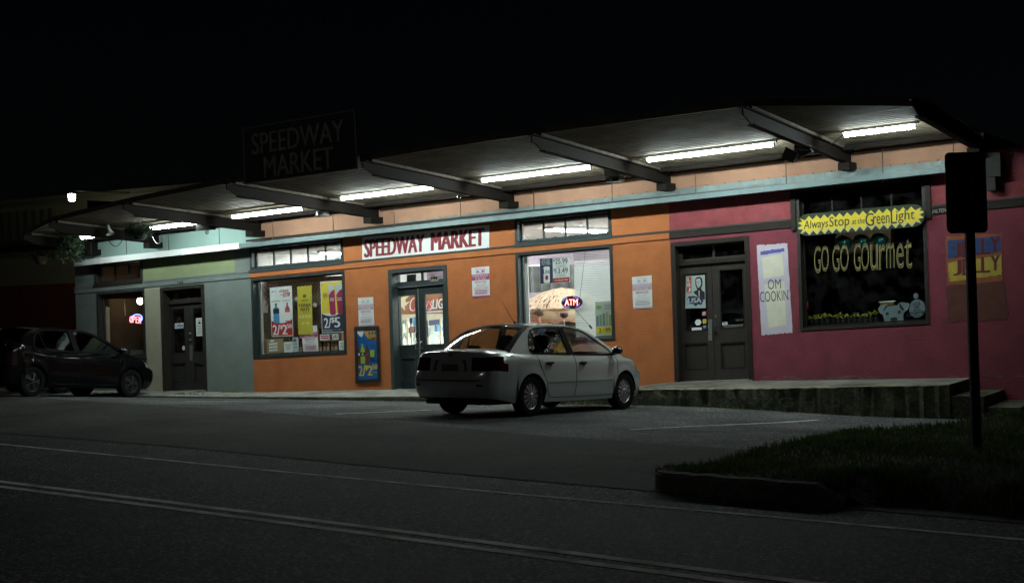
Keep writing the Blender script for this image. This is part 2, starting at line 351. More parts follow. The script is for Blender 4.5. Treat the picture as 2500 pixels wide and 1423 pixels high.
# verge island with kerb and grass
VX0, VX1 = -5.55, 14
def vz(x, y):
    z = lerp(.42, .29, sstep(-11.8, -7.5, y)) + .025*math.sin(x*1.1+y*.7) + .02*math.sin(x*2.3-y*1.9) - .14*sstep(-5.05, -5.6, x)*sstep(-12.3, -11.4, y)
    return lerp(min(z, lot_z(x, y)+.012), z, sstep(-.05, .8, v_back(x)-y))
_vz = vz
def vz(x, y): return lerp(ROADZ-.02, _vz(x, y), sstep(-.02, .75, y-road_edge(x)-.1)) if x > -3.7 else _vz(x, y)
def v_back(x): return interp(x, [(-5.55, -9.0), (-5.3, -7.7), (-4.75, -6.8), (-4.4, -6.0), (-4.2, -5.0), (-3.9, -4.3), (0, -3.2), (14, -2.8)])
sheet_grid('grass_verge', [VX0+i*.35 for i in range(57)], lambda x: road_edge(x)+.16, v_back, 30, vz, m_soil, kind='structure', org=(0, 0, 0))
kb = MB(); n = 12
for i in range(n+1):
    x = lerp(-5.2, -3.62, i/n); y = road_edge(x); kb.v += [Vector((x, y, ROADZ-.05)), Vector((x, y+.01, ROADZ+.14)), Vector((x, y+.04, ROADZ+.17)), Vector((x, y+.17, ROADZ+.17)), Vector((x, y+.17, ROADZ-.05))]
    for q in kb.v[-5:]: q.z += random.Random(i).uniform(-.008, .008) - .10*sstep(-3.9, -3.6, x)
for i in range(n):
    for k in range(4): kb.f.append((5*i+k, 5*i+5+k, 5*i+6+k, 5*i+1+k))
# rounded nose of the kerb, returning along the driveway
m0 = len(kb.v); seq = []
for k in range(9):
    a = math.pi/2*k/8; seq.append((-5.2-.36*math.sin(a), road_edge(-5.2)+.36*(1-math.cos(a)), .17*(1)))
for k in range(1, 14): seq.append((-5.56, road_edge(-5.2)+.36+k*.12, max(.02, .17-.012*k)))
for i, (x, y, h) in enumerate(seq):
    if i < 9: a = math.pi/2*i/8; nx, ny = math.sin(a), math.cos(a)
    else: nx, ny = 1, 0
    kb.v += [Vector((x, y, ROADZ-.05)), Vector((x+.01*nx, y+.01*ny, ROADZ+h-.03)), Vector((x+.04*nx, y+.04*ny, ROADZ+h)), Vector((x+.17*nx, y+.17*ny, ROADZ+h)), Vector((x+.17*nx, y+.17*ny, ROADZ-.05))]
for i in range(len(seq)-1):
    for k in range(4): q = m0+5*i+k; kb.f.append((q, q+5, q+6, q+1))
obj('kerb', kb, m_kerb, kind='structure')
def grass(name, spots, label, mats, hmin, hmax, seed, lean=.5):
    rnd = random.Random(seed); mb = MB()
    for x, y, z in spots:
        h = rnd.uniform(hmin, hmax); a = rnd.uniform(0, 6.283); w = rnd.uniform(.004, .009); l = rnd.uniform(.1, lean)*h
        dx, dy = math.cos(a), math.sin(a); o = len(mb.v)
        mb.v += [Vector((x-dy*w, y+dx*w, z)), Vector((x+dy*w, y-dx*w, z)), Vector((x+dx*l*.4+dy*w*.7, y+dy*l*.4-dx*w*.7, z+h*.6)), Vector((x+dx*l*.4-dy*w*.7, y+dy*l*.4+dx*w*.7, z+h*.6)), Vector((x+dx*l, y+dy*l, z+h))]
        mb.f += [(o, o+1, o+2, o+3), (o+3, o+2, o+4)]
    return obj(name, mb, mats, label=label, cat='grass', kind='stuff')
m_grass = M('grass_blade', (.062, .092, .028), .7, var=.55, vs_=3, spec=.2)
_n = m_grass.node_tree; _b = _n.nodes['Principled BSDF']; _t = _n.nodes.new('ShaderNodeBsdfTranslucent'); _x = _n.nodes.new('ShaderNodeMixShader'); _x.inputs[0].default_value = .4
_n.links.new(_b.inputs['Base Color'].links[0].from_socket, _t.inputs['Color']); _n.links.new(_b.outputs[0], _x.inputs[1]); _n.links.new(_t.outputs[0], _x.inputs[2]); _n.links.new(_x.outputs[0], _n.nodes['Material Output'].inputs['Surface'])
rnd = random.Random(2); sp = []
for _ in range(150000):
    x = rnd.uniform(-5.55, 2.5); y0, y1 = road_edge(x)+.18, v_back(x)+.1; t = rnd.random(); y = lerp(y0, y1, t)
    if rnd.random() < .15 + .85*(.5+.5*math.sin(x*3.1+1.6*math.sin(y*2.3)))*(.5+.5*math.sin(y*2.9+1.2*math.sin(x*1.7))): sp.append((x, y, vz(x, y)-.01))
grass('grass', sp, 'unmown green grass on the dark verge island at right', m_grass, .025, .095, 5, 1.0)
sp = []
for _ in range(2600):
    x = -5.5+abs(rnd.gauss(0, .3)); y = rnd.uniform(-12.0, -9.0) if rnd.random() < .4 else v_back(x)-abs(rnd.gauss(0, .4)); sp.append((x, y, vz(x, y)-.01))
grass('tall_weeds', sp, 'taller ragged weeds along the left edge of the verge', m_grass, .04, .14, 6, .9)
sp = []
for cx_, cy_, n_, s_ in ((-22.4, -.95, 160, .16), (-24.7, -1.2, 220, .25), (-21.85, -.12, 90, .09), (-9.3, -1.62, 60, .12), (-12.2, -1.6, 70, .2)):
    for _ in range(n_):
        x = rnd.gauss(cx_, s_*1.6); y = rnd.gauss(cy_, s_*.35); sp.append((x, y, (walk_back(x) if y > -1.3 else lot_z(x, y))-.01))
grass('pavement_weeds', sp, 'small green weeds growing from cracks by the shop walls', M('weed_green', (.10, .15, .03), .7, var=.3), .02, .09, 8)
# litter and small debris against the platform
lt = MB(); rnd = random.Random(3)
for _ in range(260):
    x = rnd.uniform(-14, -6); y = walk_y(x)-.05-abs(rnd.gauss(0, .10)); z = lot_z(x, y)+.004; s_ = rnd.uniform(.006, .022)
    lt.add([(x, y, z), (x+s_, y+rnd.uniform(-.01, .01), z+.006), (x+s_*.5, y+s_, z+.012)], [(0, 1, 2)])
obj('gutter_debris', lt, M('dry_leaf', (.16, .13, .08), .9, var=.5, vs_=30), label='dry leaf bits and grit lying at the foot of the platform', cat='debris', kind='stuff')
# ------------------------------------------------------------------ shop building
UE, UO, UR, UX = -26.88, fl(612, 667)[0], fl(1635.5, 583)[0], 6.0
ZS0, ZS1 = 3.37, 3.51                                   # string course (facade heights follow the slope G)
LEDGE_Y = -.42
LZB, LZT = fl(1302, 529, LEDGE_Y)[1], fl(1302, 517, LEDGE_Y)[1]
ZTOP = 4.66
def opening(l, r, top, bot):
    """px: (left x), (right x), (x, y of the head), (x, y of the foot) -> u0, u1, z0, z1"""
    u0 = fl(l, 750)[0]; u1 = fl(r, 750)[0]
    z1 = fl(*top)[1] if isinstance(top, tuple) else top
    z0 = fl(*bot)[1] if isinstance(bot, tuple) else bot
    return u0, u1, z0, z1
HEAD = LZB + .02
W1 = opening(237, 354, (237, 716), (352, 873)); T1 = opening(233, 351, HEAD, (232, 697))
WA = opening(615.5, 843.5, (612, 681), (620, 875)); TA = opening(614.5, 842.5, HEAD, (612, 661))
WB = opening(1263, 1499.5, (1260, 618), (1502, 829)); TB = opening(1263.5, 1499, HEAD, (1260, 598))
WC = opening(1951.5, 2268.5, HEAD, (1956, 807))
def base_zl(u): return walk_back(u) - G*u
D1 = opening(393, 500, (390, 703), base_zl(-23.5)-.02); D2 = opening(951, 1094, (947.5, 659), base_zl(-16.8)-.02); D3 = opening(1643, 1834, (1638, 593), base_zl(-10.3)-.02)
def R_(o): return [(o[0], o[2]), (o[1], o[2]), (o[1], o[3]), (o[0], o[3])]
m_orange = M('orange_stucco', (.44, .138, .040), .85, var=.14, vs_=3, bump=.65, bs=34, stain=(.30, .075, .022), st_s=1.1)
m_orange2 = M('pale_orange_stucco', (.49, .16, .05), .85, var=.12, vs_=3, bump=.55, bs=55)
m_peach = M('peach_stucco', (.47, .255, .165), .85, var=.12, vs_=2, bump=.5, bs=50, stain=(.35, .18, .11), st_s=1.0)
m_teal = M('teal_grey_stucco', (.175, .21, .195), .85, var=.12, vs_=2, bump=.6, bs=36, stain=(.11, .145, .135), st_s=.9)
m_olive = M('olive_paint', (.24, .29, .15), .85, var=.10, vs_=2, bump=.5, bs=55)
m_beige = M('beige_stucco', (.36, .35, .26), .85, var=.08, vs_=3, bump=.5, bs=60)
m_mint = M('mint_stucco', (.36, .52, .48), .8, var=.08, vs_=2, bump=.4, bs=60)
m_red = M('wine_red_stucco', (.225, .042, .064), .85, var=.2, vs_=2, bump=.65, bs=36, stain=(.14, .025, .032), st_s=.9)
m_redup = M('scrubbed_red_stucco', (.28, .055, .065), .85, var=.3, vs_=4, bump=.6, bs=40, stain=(.27, .12, .12), st_s=1.6)
m_green = M('dark_green_paint', (.020, .032, .033), .45, var=.18, vs_=12, bump=.15, bs=90)
m_green2 = M('green_black_trim', (.032, .048, .048), .5, var=.2, vs_=12, bump=.15, bs=90)
m_brown = M('dark_brown_paint', (.033, .028, .024), .5, var=.2, vs_=10, bump=.2, bs=80)
m_brown2 = M('brown_trim', (.030, .024, .020), .6, spec=.2, var=.25, vs_=10, bump=.2, bs=80)
m_char = M('charcoal_door_paint', (.028, .027, .025), .5, var=.2, vs_=10, bump=.15, bs=80)
m_ledge = M('teal_sheet_metal', (.15, .215, .22), .5, metal=.0, var=.12, vs_=5, bump=.12, bs=14, stain=(.09, .12, .12), st_s=2.5)
m_ledgew = M('white_painted_ledge', (.74, .76, .74), .5, var=.05, vs_=4)
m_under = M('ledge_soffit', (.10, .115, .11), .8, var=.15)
m_flash = M('galvanised_flashing', (.40, .50, .50), .38, metal=.45, var=.25, vs_=3.5, bump=.15, bs=9, stain=(.30, .23, .17), st_s=3)
m_black = M('matt_black', (.012, .012, .012), .7, var=.1)
m_alu = M('brushed_aluminium', (.62, .62, .60), .38, metal=1.0, var=.1)
m_steel = M('steel_plate', (.45, .47, .46), .35, metal=.9, var=.15, vs_=20)
g_shop = glass('shop_glass', (.95, .97, .96), .035, .05)
g_old = glass('old_wavy_glass', (.90, .92, .92), .04, .22)
g_dark = glass('dark_shop_glass', (.75, .80, .82), .045, .03)
bld = thing('shop_building', ((UE+UX)/2, 0, 0), 'long low stucco shop row painted teal, orange and wine red', 'building')
YW = .22
def wallpart(name, mat, u0, u1, z1, holes, label=None):
    H = [(h[0][0], h[1][0], h[0][1], h[2][1]) for h in holes]; zb = -.15
    us = sorted({u0, u1, *[q for h in H for q in h[:2]]}); zz = sorted({zb, z1, *[min(q, z1) for h in H for q in h[2:]]}); mb = MB()
    for a, b in zip(us, us[1:]):
        for c, d in zip(zz, zz[1:]):
            if any(h[0] < (a+b)/2 < h[1] and h[2] < (c+d)/2 < h[3] for h in H): continue
            for y in (0.0, YW): mb.add([(a, y, c+G*a), (b, y, c+G*b), (b, y, d+G*b), (a, y, d+G*a)], [(0, 1, 2, 3)])
    for h in H:
        for (a, c), (b, d) in (((h[0], h[2]), (h[1], h[2])), ((h[1], h[2]), (h[1], h[3])), ((h[0], h[3]), (h[1], h[3])), ((h[0], h[2]), (h[0], h[3]))):
            mb.add([(a, 0, c+G*a), (b, 0, d+G*b), (b, YW, d+G*b), (a, YW, c+G*a)], [(0, 1, 2, 3)])
    return obj(name, mb, mat, bld, label=label)
wallpart('wall', m_teal, UE, UO, LZT, [R_(o) for o in (W1, T1, D1)], 'teal grey stucco wall of the left shop')
wallpart('wall', m_orange, UO, UR, LZT, [R_(o) for o in (WA, TA, D2, WB, TB)], 'orange stucco wall of the middle shop')
wallpart('wall', m_red, UR, UX, LZT, [R_(o) for o in (D3, WC)], 'wine red stucco wall of the right shop')
ub3 = fl(634, 574)[0]
obj('upper_wall', MB().box(UE, ub3, .004, YW, LZT, ZTOP, True), m_mint, bld, label='pale mint upper wall above the ledge')
obj('upper_wall', MB().box(ub3, -5.35, .0, YW, LZT+.0, ZTOP, True), m_peach, bld, label='peach upper wall above the ledge')
obj('end_wall', MB().box(UE-.01, UE+.2, YW, 11, -.6-G*UE, ZTOP-.1, True), m_teal, bld)
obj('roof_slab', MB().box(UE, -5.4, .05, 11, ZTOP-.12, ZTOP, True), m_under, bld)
obj('upper_wall', MB().box(-5.345, UX, .0, YW, LZT, 4.33, True), m_red, bld)
# coloured patches of the wall
p = MB().fac([(fl(351.5, 700)[0], ZS1+.005), (fl(574, 670)[0], ZS1+.005), (fl(574, 670)[0], LZB), (fl(351.5, 700)[0], LZB)], (), -.004)
obj('painted_band', p, m_olive, bld, label='olive green painted band above the left door')
p = MB().fac([(W1[1]+.002, -.4-G*W1[1]), (D1[0]-.002, -.4-G*D1[0]), (D1[0]-.002, ZS0), (W1[1]+.002, ZS0)], (), -.004)
obj('beige_pier', p, m_beige, bld, label='beige pier between left window and left door')  # beige overlay on the teal wall between window and door
p = MB().fac([(UR+.01, ZS1), (WC[0]-.09, ZS1), (WC[0]-.09, LZB), (UR+.01, LZB)], (), -.004)
obj('painted_band', p, m_redup, bld, label='patchy scrubbed red band above the right door')
p = MB().fac([(WC[1]+.09, ZS1), (-4.4, ZS1), (-4.4, LZB), (WC[1]+.09, LZB)], (), -.004)
obj('painted_band', p, m_redup, bld)
for (a, b) in ((TA[1]+.003, TB[0]-.003), (TB[1]+.003, UR)):
    obj('painted_band', MB().fac([(a, ZS1), (b, ZS1), (b, LZB), (a, LZB)], (), -.004), m_orange2, bld)
# string course with an upper drip line
def string(u0, u1, mat):
    obj('string_course', MB().box(u0, u1, -.030, .01, ZS0, ZS1, True), mat, bld)
    obj('drip_moulding', MB().box(u0, u1, -.045, -.028, ZS1-.022, ZS1+.012, True), M('dark_drip', (.05, .045, .04), .8) if mat is not m_teal else m_teal, bld)
string(UE, UO, m_teal); string(UO, UR, m_orange2); string(UR, WC[0]-.10, m_brown2); string(WC[1]+.10, UX, m_brown2)
# scuffed whitewash at the foot of the red wall
wsh = MB(); rnd = random.Random(5)
for k in range(60):
    x = rnd.uniform(-9.4, -7.4) if k < 46 else rnd.uniform(-6.2, -5); l = rnd.uniform(.05, .35); z = walk_back(x)+.01+abs(rnd.gauss(0, .022)); h = rnd.uniform(.002, .009)
    wsh.add([(x, -.003, z), (x+l, -.003, z+rnd.uniform(-.01, .01)), (x+l*.8, -.003, z+h), (x+l*.2, -.003, z+h*1.3)], [(0, 1, 2, 3)])
obj('whitewash_scuff', wsh, M('scuffed_whitewash', (.24, .17, .19), .9, var=.5, vs_=12), bld)
# ------------------------------------------------------------------ windows
def window(o, name, mat, mat2, bars=0, paneglass=None, fw=.06, depth=.13, ragged=False, label=None, sill=True):
    u0, u1, z0, z1 = o
    fr = obj(name, MB().fac(R_(o), [rect(u0+fw, u1-fw, z0+fw*.75, z1-fw*.8)], -.018, depth+.06), mat, bld, label=label)
    i0, i1, j0, j1 = u0+fw+.004, u1-fw-.004, z0+fw*.75+.004, z1-fw*.8-.004; s = .03
    obj('sash', MB().fac(rect(i0, i1, j0, j1), [rect(i0+s, i1-s, j0+s, j1-s)], depth-.02, depth+.03), mat2, fr)
    edges = [i0+s+(i1-i0-2*s)*k/(bars+1) for k in range(bars+2)]
    for k in range(bars+1):
        obj('pane', MB().fac(rect(edges[k]+.001, edges[k+1]-.001, j0+s-.005, j1-s+.005), (), depth), paneglass or g_shop, fr)
    for k in range(1, bars+1):
        obj('glazing_bar', MB().box(edges[k]-.016, edges[k]+.016, depth-.018, depth+.022, j0+s, j1-s, True), mat2, fr)
    if ragged:      # paint slopped over the panes' edges
        rg = MB(); rn = random.Random(int(abs(u0)*10))
        for k in range(bars+1):
            a, b = edges[k]+.016, edges[k+1]-.016
            for zz, dr in ((j1-s, -1), (j0+s, 1)):
                n = 14; pts = [(a, zz)] + [(lerp(a, b, q/n), zz + dr*abs(rn.gauss(.004, .007))*(1.6 if dr < 0 else 1)) for q in range(n+1)] + [(b, zz)]
                rg.fac(pts, (), depth-.004)
            for uu, dr in ((a, 1), (b, -1)):
                n = 8; pts = [(uu, j0+s)] + [(uu+dr*abs(rn.gauss(.003, .004)), lerp(j0+s, j1-s, q/n)) for q in range(n+1)] + [(uu, j1-s)]
                rg.fac(pts, (), depth-.0045)
        obj('sloppy_paint', rg, mat2, fr)
    if sill: obj('sill', MB().box(u0-.02, u1+.02, -.05, .02, z0-.05, z0+.004, True), mat2, fr)
    return fr
wn1 = window(W1, 'window', m_char, m_brown2, 0, g_shop, label='left shop window with curtain and neon OPEN sign')
window(T1, 'transom_window', m_char, m_brown2, 2, g_dark)
window(WA, 'window', m_green, m_green2, 0, g_shop, label='shop window full of drink posters', sill=False)
window(TA, 'transom_window', m_green, m_green2, 4, g_old, ragged=True)
window(WB, 'window', m_green, m_green2, 0, g_shop, label='shop window with blinds and ATM sign', sill=False)
window(TB, 'transom_window', m_green, m_green2, 3, g_old, ragged=True)
# right window: transom part and big pane in one tall frame
zc_ = fl(2100, 548)[1]
wc = window((WC[0], WC[1], WC[2], zc_), 'window', m_brown, m_brown2, 0, g_dark, label='dark right shop window with painted lettering', sill=False)
window((WC[0], WC[1], zc_+.012, WC[3]), 'transom_window', m_brown, m_brown2, 3, g_dark, sill=False)
for u in (WC[0], WC[1]):
    obj('window_casing', MB().box(u-.09 if u == WC[0] else u+.002, u-.002 if u == WC[0] else u+.09, -.05, .0, WC[2]-.04 if False else ZS1-.2, LZB, True), m_brown2, bld)
# ------------------------------------------------------------------ doors
def door(o, label, mat, mat2, yd, lite, panels, transom, meet, head, gl, hw):
    u0, u1, z0, z1 = o; fw = .085
    fr = obj('door', MB().fac(R_(o), [rect(u0+fw, u1-fw, z0-.1, z1-fw*.9)], -.02, yd+.1), mat2, bld, label=label)
    zh = fl(head[0], head[1], yd)[1]
    um = fl(meet, 780, yd)[0]
    obj('head_rail', MB().box(u0+fw, u1-fw, yd-.06, yd+.05, zh+.004, zh+.075, True), mat2, fr)
    # transom lights
    tz0, tz1 = zh+.075, z1-fw*.9
    hs = [rect(fl(a, 700, yd)[0], fl(b, 700, yd)[0], tz0+.04, tz1-.035) for a, b in transom]
    obj('transom_frame', MB().fac(rect(u0+fw+.002, u1-fw-.002, tz0+.002, tz1-.002), hs, yd, yd+.05), mat, fr)
    for h in hs: obj('transom_pane', MB().fac([(h[0][0]-.005, h[0][1]-.005), (h[1][0]+.005, h[1][1]-.005), (h[2][0]+.005, h[2][1]+.005), (h[3][0]-.005, h[3][1]+.005)], (), yd+.03), gl, fr)
    for k, (a, b) in enumerate(((u0+fw+.004, um-.004), (um+.004, u1-fw-.004))):
        l, r, t, bt = lite[k]; L = (fl(l, (t+bt)/2, yd)[0], fl(r, (t+bt)/2, yd)[0], fl((l+r)/2, bt, yd)[1], fl((l+r)/2, t, yd)[1])
        l, r, t, bt = panels[k]; P_ = (fl(l, (t+bt)/2, yd)[0], fl(r, (t+bt)/2, yd)[0], fl((l+r)/2, bt, yd)[1], fl((l+r)/2, t, yd)[1])
        zb = z0+.03
        lf = obj('door_leaf', MB().fac(rect(a, b, zb, zh), [R_(L), R_(P_)], yd, yd+.045), mat, fr)
        obj('door_pane', MB().fac([(L[0]-.006, L[2]-.006), (L[1]+.006, L[2]-.006), (L[1]+.006, L[3]+.006), (L[0]-.006, L[3]+.006)], (), yd+.022), gl, fr)
        obj('door_panel', MB().fac([(P_[0]-.004, P_[2]-.004), (P_[1]+.004, P_[2]-.004), (P_[1]+.004, P_[3]+.004), (P_[0]-.004, P_[3]+.004)], (), yd+.026, yd+.04), mat, fr)
        obj('panel_bead', MB().fac([(P_[0]-.018, P_[2]-.018), (P_[1]+.018, P_[2]-.018), (P_[1]+.018, P_[3]+.018), (P_[0]-.018, P_[3]+.018)], [rect(P_[0]+.006, P_[1]-.006, P_[2]+.006, P_[3]-.006)], yd-.006, yd+.01), mat2, fr)
        obj('glass_bead', MB().fac([(L[0]-.02, L[2]-.02), (L[1]+.02, L[2]-.02), (L[1]+.02, L[3]+.02), (L[0]-.02, L[3]+.02)], [rect(L[0]+.004, L[1]-.004, L[2]+.004, L[3]-.004)], yd-.005, yd+.012), mat2, fr)
    hw(fr, um, yd)
    obj('threshold', MB().box(u0+.01, u1-.01, -.03, yd+.1, z0-.06, z0+.028, True), m_walk, fr)
    return fr
def pull(fr, px_, y0, y1, yd, mat=None, r=.011):
    a, b = aty(px_, y0, yd), aty(px_, y1, yd); f_ = Vector((0, -.055, 0))
    obj('handle', MB().tube([a, a+f_*.8, a+f_+Vector((0, 0, -.02)), b+f_+Vector((0, 0, .02)), b+f_*.8, b], r, 8), mat or m_alu, fr, smooth=True)
def plate(fr, x0, x1, y0, y1, yd, mat, name='push_plate', th=.005):
    s = Sheet.px([(x0, y0), (x1, y0), (x1, y1), (x0, y1)], yd-.001); obj(name, s.base(th), mat, fr)
def hw2(fr, um, yd):
    pull(fr, 1018.5, 836, 851, yd); pull(fr, 1030, 834, 850, yd)
    s = [fl(1022.5, y, yd-.002) for y in (702, 948)]
    obj('astragal', MB().box(um-.010, um+.010, yd-.012, yd-.001, s[1][1], s[0][1], True), M('worn_metal_strip', (.30, .29, .27), .5, metal=.5, var=.5, vs_=25), fr)
    plate(fr, 1015, 1020, 811, 824, yd, m_black, 'lock')
def hw1(fr, um, yd):
    plate(fr, 463.3, 470, 842, 880, yd, M('dull_door_plate', (.20, .18, .15), .5, metal=.4))
    for y in (813.5, 829):
        c = aty(465.5, y, yd); obj('door_knob', MB().lathe(c, [(.0, -.055), (.02, -.05), (.024, -.035), (.012, -.02), (.022, -.004), (.022, 0)], 12, 'y'), m_alu, fr, smooth=True)
    plate(fr, 483, 498, 886, 889, yd, m_black, 'letter_slot', .012)
def hw3(fr, um, yd):
    plate(fr, 1729, 1738.5, 779.5, 831, yd, m_steel); pull(fr, 1733, 796, 815, yd-.006, m_steel, .009)
    c = aty(1748, 772, yd); obj('lock_cylinder', MB().lathe(c, [(0, -.012), (.026, -.012), (.03, 0)], 14, 'y'), M('old_brass', (.30, .22, .10), .45, metal=.8, var=.3), fr)
    pull(fr, 1749, 797, 814, yd, m_black, .013)
door(D1, 'charcoal panelled double door with OPEN sign', m_char, m_brown2, .20, [(421.5, 451, 754, 861), (473, 499, 752, 858)], [(421.5, 453, 887, 932), (476, 502, 886, 929)], [(414, 457), (461, 496)], 463, (450, 741), g_dark, hw1)
door(D2, 'dark green double door of the market with tall glass panes', m_green, m_green2, .20, [(974.5, 1015.5, 722, 842), (1039, 1082, 717, 840)], [(980, 1014, 874, 926), (1042, 1084, 872, 924)], [(972, 1029, ), (1033, 1090)], 1023, (1020, 699), g_shop, hw2)
door(D3, 'dark brown panelled double door with political poster', m_brown, m_brown2, .16, [(1673, 1726, 669, 807), (1759, 1815, 658, 800)], [(1674, 1726, 838, 900), (1761, 1817, 836, 897)], [(1668, 1742), (1747, 1824)], 1741.5, (1740, 643), g_dark, hw3)
# house numbers
s = Sheet.px([(434, 686), (447, 685), (447, 694), (434, 695)], -.034)
obj('house_number', s.text('104', 0, 0, 1, 1, .004, bold=.03), m_black, bld)
# ------------------------------------------------------------------ ledge with its flashing
usp = fl(583, 600, LEDGE_Y)[0]; uend = fl(2330, 420, LEDGE_Y)[0]; uL = fl(180, 640, LEDGE_Y)[0]
ledge = thing('awning_ledge', ((uL+uend)/2, LEDGE_Y/2, LZB + G*(uL+uend)/2), 'narrow teal and white metal ledge running along the shops under the canopy', 'ledge')
obj('fascia', MB().box(uL, usp, LEDGE_Y, LEDGE_Y+.04, LZB-.012, LZT+.03, True), m_ledgew, ledge, label='white painted fascia stretch at the left shop')
k = 0; a = usp
while a < uend-.05:
    b = min(a+3.05, uend); obj('fascia', MB().box(a+.002, b-.002, LEDGE_Y+.008, LEDGE_Y+.04, LZB, LZT, True), m_ledge, ledge); a = b
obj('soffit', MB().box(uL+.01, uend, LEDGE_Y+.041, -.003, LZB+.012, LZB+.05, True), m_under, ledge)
obj('top_sheet', MB().box(uL+.01, uend, LEDGE_Y+.041, -.004, LZT-.03, LZT-.002, True), m_flash, ledge)
TOPL = [(880, 557), (1100, 527), (1302, 503), (1500, 480), (1700, 456), (2000, 423), (2330, 389)]; BOTL = [(600, 589), (1100, 535), (1302, 515), (1500, 495), (2000, 446), (2330, 413)]
rnd = random.Random(8); x = 885.0
while x < 2325:         # lengths of flashing nailed to the wall behind the ledge
    x2 = min(x + rnd.choice([175, 230, 260]), 2328); fs = MB(); n = 10
    for i in range(n+1):
        q = lerp(x+.4, x2-.4, i/n); fs.v += [aty(q, interp(q, BOTL)-1.5, -.10), aty(q, lerp(interp(q, BOTL), interp(q, TOPL), .55), -.06+rnd.uniform(-.006, .006)), aty(q, interp(q, TOPL), -.03)]
    for i in range(n):
        for k in range(2): fs.f.append((3*i+k, 3*i+3+k, 3*i+4+k, 3*i+1+k))
    obj('flashing', fs, m_flash, ledge)
    q = x+14
    while q < x2-8:
        c = aty(q, interp(q, TOPL)-1, -.03); obj('rivet', MB().lathe(c, [(0, .016), (.011, .010), (.013, -.008)], 6), M('rust', (.16, .08, .05), .8), ledge); q += 36
    x = x2
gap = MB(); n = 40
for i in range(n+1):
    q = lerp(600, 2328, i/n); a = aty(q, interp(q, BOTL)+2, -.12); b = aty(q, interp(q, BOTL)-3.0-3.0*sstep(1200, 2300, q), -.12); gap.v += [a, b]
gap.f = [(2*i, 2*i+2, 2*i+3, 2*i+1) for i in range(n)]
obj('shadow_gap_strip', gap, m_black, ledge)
# ------------------------------------------------------------------ canopy
m_beam = M('brown_painted_steel', (.017, .0138, .0122), .75, spec=.08, var=.18, vs_=5, bump=.1, bs=40, stain=(.013, .010, .009), st_s=2.5)
m_deck = M('ribbed_steel_deck', (.155, .128, .095), .75, spec=.12, var=.35, vs_=2.6, stain=(.10, .075, .05), st_s=1.6)
m_edge = M('weathered_deck_edge', (.12, .105, .085), .8, spec=.1, var=.4, vs_=8)
XB = [fl(240, 620)[0], fl(390, 603)[0], fl(639, 574)[0], fl(926, 539)[0], fl(1256, 501)[0], fl(1638, 457)[0], fl(2078, 407)[0], fl(2390, 367)[0]]
TIP = [-2.2, -3.22, -4.06, -4.64, -4.93, -5.1, -4.95, -3.95]
BZ, BS, BD = 4.345, .066, .215
canopy = thing('canopy', ((XB[0]+XB[-1])/2, -2.4, BZ + G*XB[4]), 'wide cantilevered steel canopy with ribbed deck over the shop fronts', 'canopy')
def bz(y): return BZ - BS*y
for x, t in zip(XB, TIP):
    # I-beam: web, flanges, notched tip
    w = MB(); pr = [(-.02, bz(0)), (-.02, bz(0)+BD), (t, bz(t)+BD), (t, bz(t)+BD*.45), (t+.10, bz(t)+BD*.35), (t+.32, bz(t+.32))]
    w.poly(pr, (), lambda a, b, d: (x+d, a, b+G*(x+d)), -.012, .012)
    bm_ = obj('beam', w, m_beam, canopy)
    for zoff, th, t_ in ((0, .016, t+.32), (BD-.016, .016, t)):
        fl_ = MB(); P = [(x+dx, y, bz(y)+zoff+dz+G*(x+dx)) for dz in (0, th) for y in (t_, -.02) for dx in (-.062, .062)]
        obj('flange', fl_.hexa(P), m_beam, bm_)
    obj('wall_bracket', MB().fac([(x-.10, BZ-.10), (x+.10, BZ-.10), (x+.10, BZ+.03), (x-.10, BZ+.03)], (), -.42, -.002), m_beam, bm_)
def deck_pts(x0, x1, y0f, y1f, zoff):
    pitch, d = .145, .014; prof = []
    ymin = min(y0f, y1f); n = int(abs(ymin)/pitch)+1
    for k in range(n):
        y = -.10-k*pitch; prof += [(y, 0), (y-pitch*.40, 0), (y-pitch*.5, d), (y-pitch*.9, d)]
    mb = MB(); m = 0
    for y, h in prof:
        ya, yb = max(y, y0f), max(y, y1f)
        mb.v += [Vector((x0, ya, bz(ya)+BD+zoff+h+G*x0)), Vector((x1, yb, bz(yb)+BD+zoff+h+G*x1))]; m += 1
        if y < ymin: break
    mb.f = [(2*i, 2*i+1, 2*i+3, 2*i+2) for i in range(m-1)]
    return mb
for i in range(len(XB)-1):
    x0, x1 = XB[i], XB[i+1]; f0, f1 = TIP[i]+.16, TIP[i+1]+.16
    if i == len(XB)-2: f1 = TIP[-1]+.9
    dk = obj('deck_panel', deck_pts(x0+.05, x1-.05, f0, f1, .045), m_deck, canopy)
    obj('deck_top', MB().hexa([(x, y, bz(y)+BD+.10+dz+G*x) for dz in (0, .02) for (y0_, y1_) in ((f0, f1),) for (x, y) in ((x0-.02, y0_), (x1+.02, y1_), (x0-.02, .0), (x1+.02, .0))]), m_edge, dk)
    obj('edge_angle', MB().hexa([(x, y+dy, bz(y)+BD+.03+dz+G*x) for dz in (0, .10) for dy in (0, .02) for x, y in ((x0+.02, f0-.03), (x1-.02, f1-.03))]), m_edge, dk)
    # shelf angle that carries the deck on the beam's right side
    obj('shelf_angle', MB().hexa([(x0+dx, y, bz(y)+BD-.004+dz+G*x0) for dz in (0, .045) for y in (f0, -.05) for dx in (.02, .085)]), m_edge, dk)
    # headers along the wall under the deck
    obj('header', MB().box(x0+.07, x1-.07, -.62, -.52, 4.555, 4.625, True), m_beam, canopy)
    obj('header', MB().box(x0+.07, x1-.07, -.20, -.13, 4.545, 4.58, True), m_beam, canopy)
